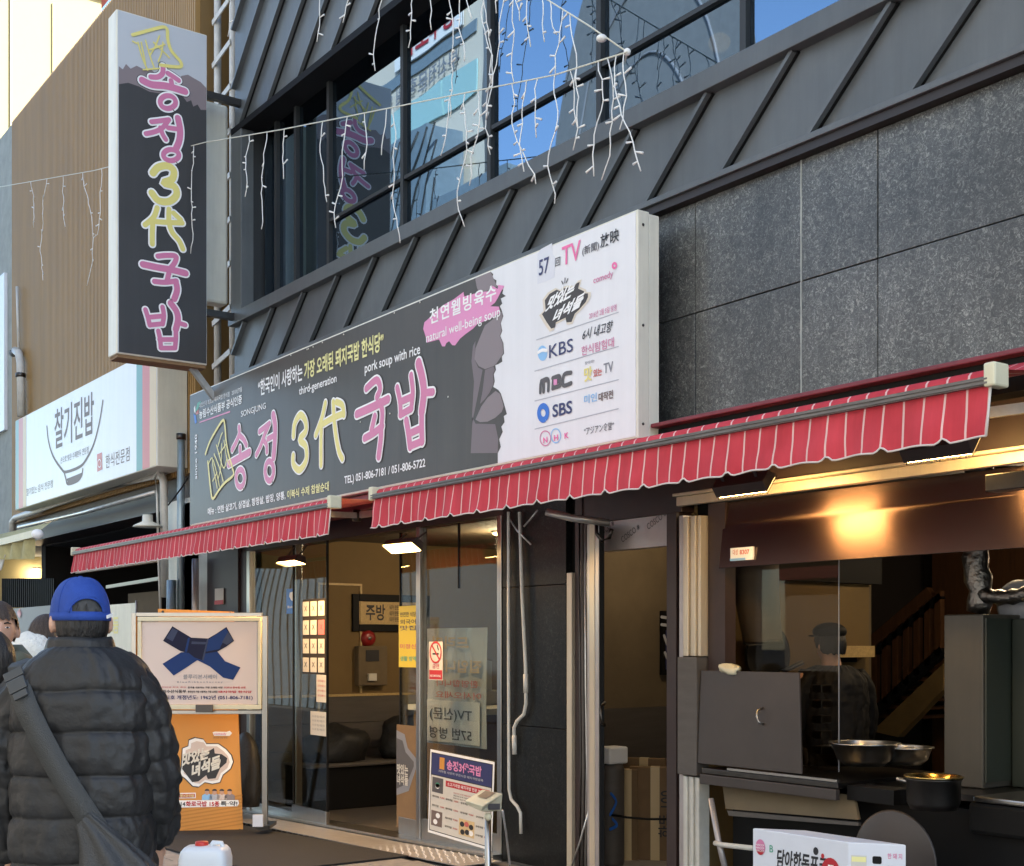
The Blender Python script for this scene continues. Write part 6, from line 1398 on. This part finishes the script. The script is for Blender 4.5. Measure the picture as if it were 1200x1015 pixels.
def sleeve(t,m,pts,r0,r1,amp,per,wr=.006,seed=0,name='sleeve'):
    P=[Vector(p) for p in pts]; # resample
    L=[0]
    for a,b in zip(P,P[1:]): L.append(L[-1]+(b-a).length)
    N=110; n=48; k=MB(); k.sm=True; c=[]
    def at(s):
        for i in range(len(P)-1):
            if s<=L[i+1]+1e-9:
                q=(s-L[i])/(L[i+1]-L[i]); p0=P[max(i-1,0)];p1=P[i];p2=P[i+1];p3=P[min(i+2,len(P)-1)]
                return .5*((2*p1)+(p2-p0)*q+(2*p0-5*p1+4*p2-p3)*q*q+(3*p1-p0-3*p2+p3)*q**3)
        return P[-1]
    C=[at(L[-1]*i/N) for i in range(N+1)]
    for i in range(N+1):
        d=(C[min(i+1,N)]-C[max(i-1,0)]).normalized(); A=d.cross(Vector((0,1,0))).normalized(); B_=A.cross(d).normalized(); u=i/N
        s=L[-1]*u; ph=(s/per)%1; pf=amp*(1-abs(2*ph-1)**2.4)**.6; r=r0+(r1-r0)*u
        if u>.96: r*=1-(u-.96)*5
        if u<.06: r*=.72+.28*math.sqrt(u/.06)
        for j in range(n):
            th=2*math.pi*j/n; w_=wr*noise.noise(Vector((math.cos(th)*3,math.sin(th)*3,s*14+seed)))+wr*.6*noise.noise(Vector((math.cos(th)*6,math.sin(th)*6,s*34+seed)))
            k.v.append(C[i]+(A*math.cos(th)+B_*math.sin(th))*(r+pf+w_))
    for i in range(N):
        for j in range(n): j2=(j+1)%n; k.f.append((i*n+j,i*n+j2,(i+1)*n+j2,(i+1)*n+j))
    k.f.append(tuple(range(n))[::-1]); k.f.append(tuple(N*n+j for j in range(n)))
    return k.build(name,m,t)
# ---- the man in the blue cap
TM=3.92; mb_=WD(99,756,TM); MS=1.0
tm,R=person('man seen from behind in blue cap and black puffer jacket with grey crossbody strap',(mb_.x,mb_.y,.0),YAW+.02,1.75,turn=.50,hx=-.02,arms={-1:[(-.165,0,1.355),(-.25,.02,1.14),(-.252,.10,.885)],1:[(.155,0,1.355),(.20,.05,1.14),(.175,.14,.93)]})
seams=[.78,.905,1.04,1.163,1.293,1.415,1.56]
jacket_torso(tm,'puffer',1,seams,.018,a=.198,b=.150,zlo=.79,ztop=1.545,wr=.009,seed=2)
sleeve(tm,'puffer',[(-.105,.0,1.432),(-.180,.0,1.37),(-.235,.01,1.23),(-.255,.03,1.08),(-.252,.08,.895)],.086,.066,.007,.088,.014,3)
sleeve(tm,'puffer',[(.09,.0,1.432),(.155,.01,1.37),(.188,.03,1.23),(.195,.06,1.08),(.172,.13,.94)],.084,.066,.007,.088,.014,7)
k=MB(); k.sm=True; n=64
prof=[(.118,.100,1.480),(.112,.096,1.505),(.106,.095,1.535),(.098,.092,1.562),(.092,.088,1.575),(.084,.080,1.572),(.078,.074,1.55),(.074,.07,1.50)]
for (a_,b_,z_) in prof:
    for j in range(n):
        th=2*math.pi*j/n; w_=.006*noise.noise(Vector((math.cos(th)*4,math.sin(th)*4,z_*22))); fr_=.0 if math.sin(th)<.3 else -.03*(math.sin(th)-.3)
        k.v.append(Vector(((a_+w_)*math.cos(th)-.014,(b_+w_)*math.sin(th)+.008,z_+fr_+.006*noise.noise(Vector((th,z_*9,3))))))
for i in range(len(prof)-1):
    for j in range(n): j2=(j+1)%n; k.f.append((i*n+j,i*n+j2,(i+1)*n+j2,(i+1)*n+j))
k.build('collar','puffer',tm)
hair_shell(tm,R,'hair',fringe=.06,low=-.085,side=-.005,seed=4,thick=.007)
# cap: six panelled crown with arched rear opening, band, brim
k=MB(); k.sm=True; n,mm=72,26; cw,cdp,chh=.0885,.108,.122; zb0=.008
def cap_pt(j,i,off=0):
    th=2*math.pi*j/n; v=i/mm; ph=v*math.pi/2*.98
    pan=.0018*abs(math.sin(3*th+.5)); c=math.cos(ph)**.72; r=(1-.0)*c
    return Vector(((cw+off-pan)*r*math.cos(th),(cdp+off-pan)*r*math.sin(th)+0.0,zb0+(chh+off)*math.sin(ph)+.128))
back=3*n/4
for i in range(mm+1):
    for j in range(n): k.v.append(R@cap_pt(j,i))
for i in range(mm):
    for j in range(n):
        j2=(j+1)%n; dj=abs(j-back)/6.8; di=(i-1.6)/6.2
        if i>=1.6 and dj*dj+di*di<1: continue
        k.f.append((i*n+j,i*n+j2,(i+1)*n+j2,(i+1)*n+j))
o=k.build('cap_crown','cap_blue',tm); s_=o.modifiers.new('s','SOLIDIFY'); s_.thickness=.003
k=MB(); k.ell((0,0,zb0+chh+.128),(.008,.008,.004),10,6); k.v=[R@v for v in k.v]; k.build('cap_button','cap_blue',tm)
k=MB(); rim=[]
for a_ in range(6):
    if a_ in (4,): continue
    j_=(a_+.5)*12-6+6; kk=MB(); kk.tube([R@cap_pt(j_,i_,.0006) for i_ in range(1,mm)],.0011,4); kk.build('cap_seam','cap_blue',tm)
for q_ in range(25):
    t_=math.pi*q_/24; j=back+6.9*math.cos(t_); i=1.6+6.3*math.sin(t_); rim.append(R@cap_pt(j,i,.001))
k.tube(rim,.0035,6); k.build('opening_binding','cap_blue',tm)
k=MB(); k.sm=True
for i,zz in enumerate((-.012,.012)):
    for j in range(n): th=2*math.pi*j/n; k.v.append(R@Vector(((cw+.001)*math.cos(th),(cdp+.001)*math.sin(th),zb0+.128+zz)))
for j in range(n): j2=(j+1)%n; k.f.append((j,j2,n+j2,n+j))
o=k.build('cap_band','cap_blue',tm); s_=o.modifiers.new('s','SOLIDIFY'); s_.thickness=.003
k=MB(); k.sm=True
for i in range(9):
    for j in range(25):
        a_=math.pi*(.12+.76*j/24); e_=i/8*.075*math.sin(math.pi*(j+.0)/24)**.5; x=(cw*.98)*math.cos(a_); y=(cdp*.97)*math.sin(a_)
        k.v.append(R@Vector((x*(1+e_*1.2),y+e_,zb0+.128-.004-.018*(x/cw)**2-e_*.25)))
for i in range(8):
    for j in range(24): q_=i*25+j; k.f.append((q_,q_+1,q_+26,q_+25))
o=k.build('cap_brim','cap_blue',tm); s_=o.modifiers.new('s','SOLIDIFY'); s_.thickness=.004
k=MB(); k.sm=True   # grey cap lining seen through the opening
for i in range(11):
    for j in range(17): k.v.append(R@cap_pt(back-8+j,i*.85,-.006))
for i in range(10):
    for j in range(16): q_=i*17+j; k.f.append((q_,q_+1,q_+18,q_+17))
k.build('opening_lining','cap_grey',tm)
k=MB(); k.bar(R@Vector((.060,-.088,.135)),R@Vector((.082,-.060,.142)),.003,.010); k.build('cap_clip','letter_white',tm)
# strap over the back
def backY(x,z): 
    a,b=.215,.175; sh=1.0
    if z>1.36: q=(z-1.36)/(1.535-1.36); sh=math.sqrt(max(.02,1-q**2.2*.86))
    b*=1-.35*max(0,(z-1.38)/.155)**1.5
    return -b*max(.0,1-(abs(x)/(a*sh))**2.5)**(.4)-.006
cl_=[(-.188,1.482,.02),(-.178,1.468,None),(-.150,1.43,None),(-.115,1.365,None),(-.07,1.28,None),(-.02,1.19,None),(.035,1.10,None),(.085,1.02,None),(.12,.96,None)]
k=MB(); k.sm=True; P=[]
for (x,z,y) in cl_: P.append(Vector((x,backY(x,z) if y is None else y-.05,z)))
P.insert(0,Vector((-.17,.08,1.50)))
D=[]
for i in range(len(P)-1):
    for j in range(6): D.append(P[i].lerp(P[i+1],j/6))
D.append(P[-1])
for i,p in enumerate(D):
    d=(D[min(i+1,len(D)-1)]-D[max(i-1,0)]).normalized(); nn_=Vector((p.x*.6,-1,.15)).normalized(); sd=d.cross(nn_).normalized()*.034
    k.v+= [p+sd,p-sd]
for i in range(len(D)-1): k.f.append((2*i,2*i+1,2*i+3,2*i+2))
o=k.build('strap','strap',tm); s_=o.modifiers.new('s','SOLIDIFY'); s_.thickness=.004; s_.offset=1
bc=P[3].lerp(P[4],.15); d=(P[4]-P[3]).normalized(); nn_=Vector((-.1,-1,.30)).normalized(); sd=d.cross(nn_).normalized(); nn_=sd.cross(d).normalized()
if nn_.y>0: nn_=-nn_
k=MB(); k.bar(bc-d*.030+nn_*.014,bc+d*.012+nn_*.014,.056,.010,up=nn_); k.build('buckle','buckle',tm,bevel=.003)
k=MB(); k.bar(bc+d*.014+nn_*.013,bc+d*.036+nn_*.013,.044,.009,up=nn_); k.build('buckle_tongue','buckle',tm,bevel=.002)
k=MB(); k.bar(bc-d*.062+nn_*.013,bc-d*.034+nn_*.013,.060,.006,up=nn_); k.build('strap_slider','buckle',tm,bevel=.002)
# bag at the right hip
k=MB(); k.sm=True; secs=[(.085,1.045,.022,.010),(.12,1.00,.045,.020),(.15,.95,.075,.035),(.175,.90,.105,.05),(.195,.84,.135,.065),(.205,.78,.150,.07),(.205,.70,.145,.065),(.20,.66,.11,.05)]
n=40
for (cx_,z_,a_,b_) in secs:
    for j in range(n):
        th=2*math.pi*j/n; w_=.010*math.sin(th*7+z_*6)*min(1,a_/.1)+.01*noise.noise(Vector((th*2,z_*8,1)))
        k.v.append(Vector((cx_+(a_+w_)*math.cos(th)-.03,-.165-.02+(b_+w_)*math.sin(th)*1.0,z_+.02*math.cos(th))))
for i in range(len(secs)-1):
    for j in range(n): j2=(j+1)%n; k.f.append((i*n+j,i*n+j2,(i+1)*n+j2,(i+1)*n+j))
k.f.append(tuple((len(secs)-1)*n+j for j in range(n)))
bg_=k.build('bag_cloth','nylon'); bag=thing('crossbody_bag','dark grey nylon crossbody bag hanging at the man\'s right hip','bag',(mb_.x,mb_.y,0),rz=YAW+.02); LOCAL(bag); bg_.parent=bag; bg_.modifiers.new('sub','SUBSURF').render_levels=2
k=MB(); k.tube([(.08,-.19,1.035),(.13,-.215,.95),(.17,-.25,.85),(.18,-.26,.76)],.005,6); k.build('seam_piping','strap',bag)
# ---- others at the left edge
def coat(t,m,S_,a=.20,b=.158,zl=.75,seed=0,arms_r=.062):
    jacket_torso(t,m,S_,[],0,a=a,b=b,zlo=zl,ztop=1.50,wr=.012,seed=seed,name='coat')
    for s in (-1,1): sleeve(t,m,[(s*.13,0,1.43*S_),(s*.20,0,1.34*S_),(s*.235,.02,1.12*S_),(s*.22,.10,.90*S_)],.072,.060,0,.2,.008,seed+s)
p=WD(-1,756,5.9); t,R=person('boy with brown fringe in a khaki hooded jacket facing the camera at the left edge',(p.x,p.y,0),YAW+math.pi+.30,1.745,turn=.15); 
face_bits(t,R); hair_shell(t,R,'hair_brown',fringe=.043,low=-.06,side=-.005,seed=1,thick=.013); coat(t,'khaki',1,seed=11)
k=MB(); k.tube([(-.12,-.02,1.47),(-.09,.09,1.49),(0,.13,1.45),(.09,.09,1.49),(.12,-.02,1.47),(.08,-.12,1.52),(-.08,-.12,1.52),(-.12,-.02,1.47)],.035,10); k.build('hood','khaki',t)
for s in (-1,1): k=MB(); k.tube([(s*.035,.155,1.44),(s*.045,.175,1.37),(s*.03,.172,1.30)],.005,6); k.build('drawcord','fleece',t)
p=WD(-9,756,4.9); t,R=person('dark haired person in a black coat cut off by the left edge',(p.x,p.y,0),YAW+.9,1.60,turn=.2)
face_bits(t,R); hair_shell(t,R,'hair',fringe=.03,low=-.11,side=-.10,seed=6,thick=.020); coat(t,'puffer',.914,seed=14)
p=WD(50,756,6.6); t,R=person('person in a white fleece hood collar and brown coat behind the man in the cap',(p.x,p.y,0),YAW-.6,1.70,turn=.1)
hair_shell(t,R,'hair_brown',fringe=.03,low=-.03,side=-.02,seed=8,thick=.016); coat(t,'brown_cloth',.97,a=.17,seed=17)
k=MB(); k.ell((0,0,0),(.125,.115,.105),28,18)
for v in k.v: v*=1+.10*noise.noise(v*9)+.05*noise.noise(v*22); v+=Vector((0,-.06,1.515))
k.build('fleece_hood','fleece',t)
# ---- cook
t,R=person('cook in black clothes and cap standing behind the plastic sheet',(-4.80,.66,.10),1.3,1.56,turn=.1)
face_bits(t,R); hair_shell(t,R,'hair',fringe=.05,low=-.06,side=-.02,seed=9,thick=.02); coat(t,'cook_black',.891,seed=21)
k=MB(); k.ell((0,0,.21),(.098,.12,.06),20,12); k.v=[R@v for v in k.v]; k.build('cap','black',t)
k=MB(); k.ell((0,.11,.185),(.07,.06,.008),16,8); k.v=[R@v for v in k.v]; k.build('cap_brim','black',t)
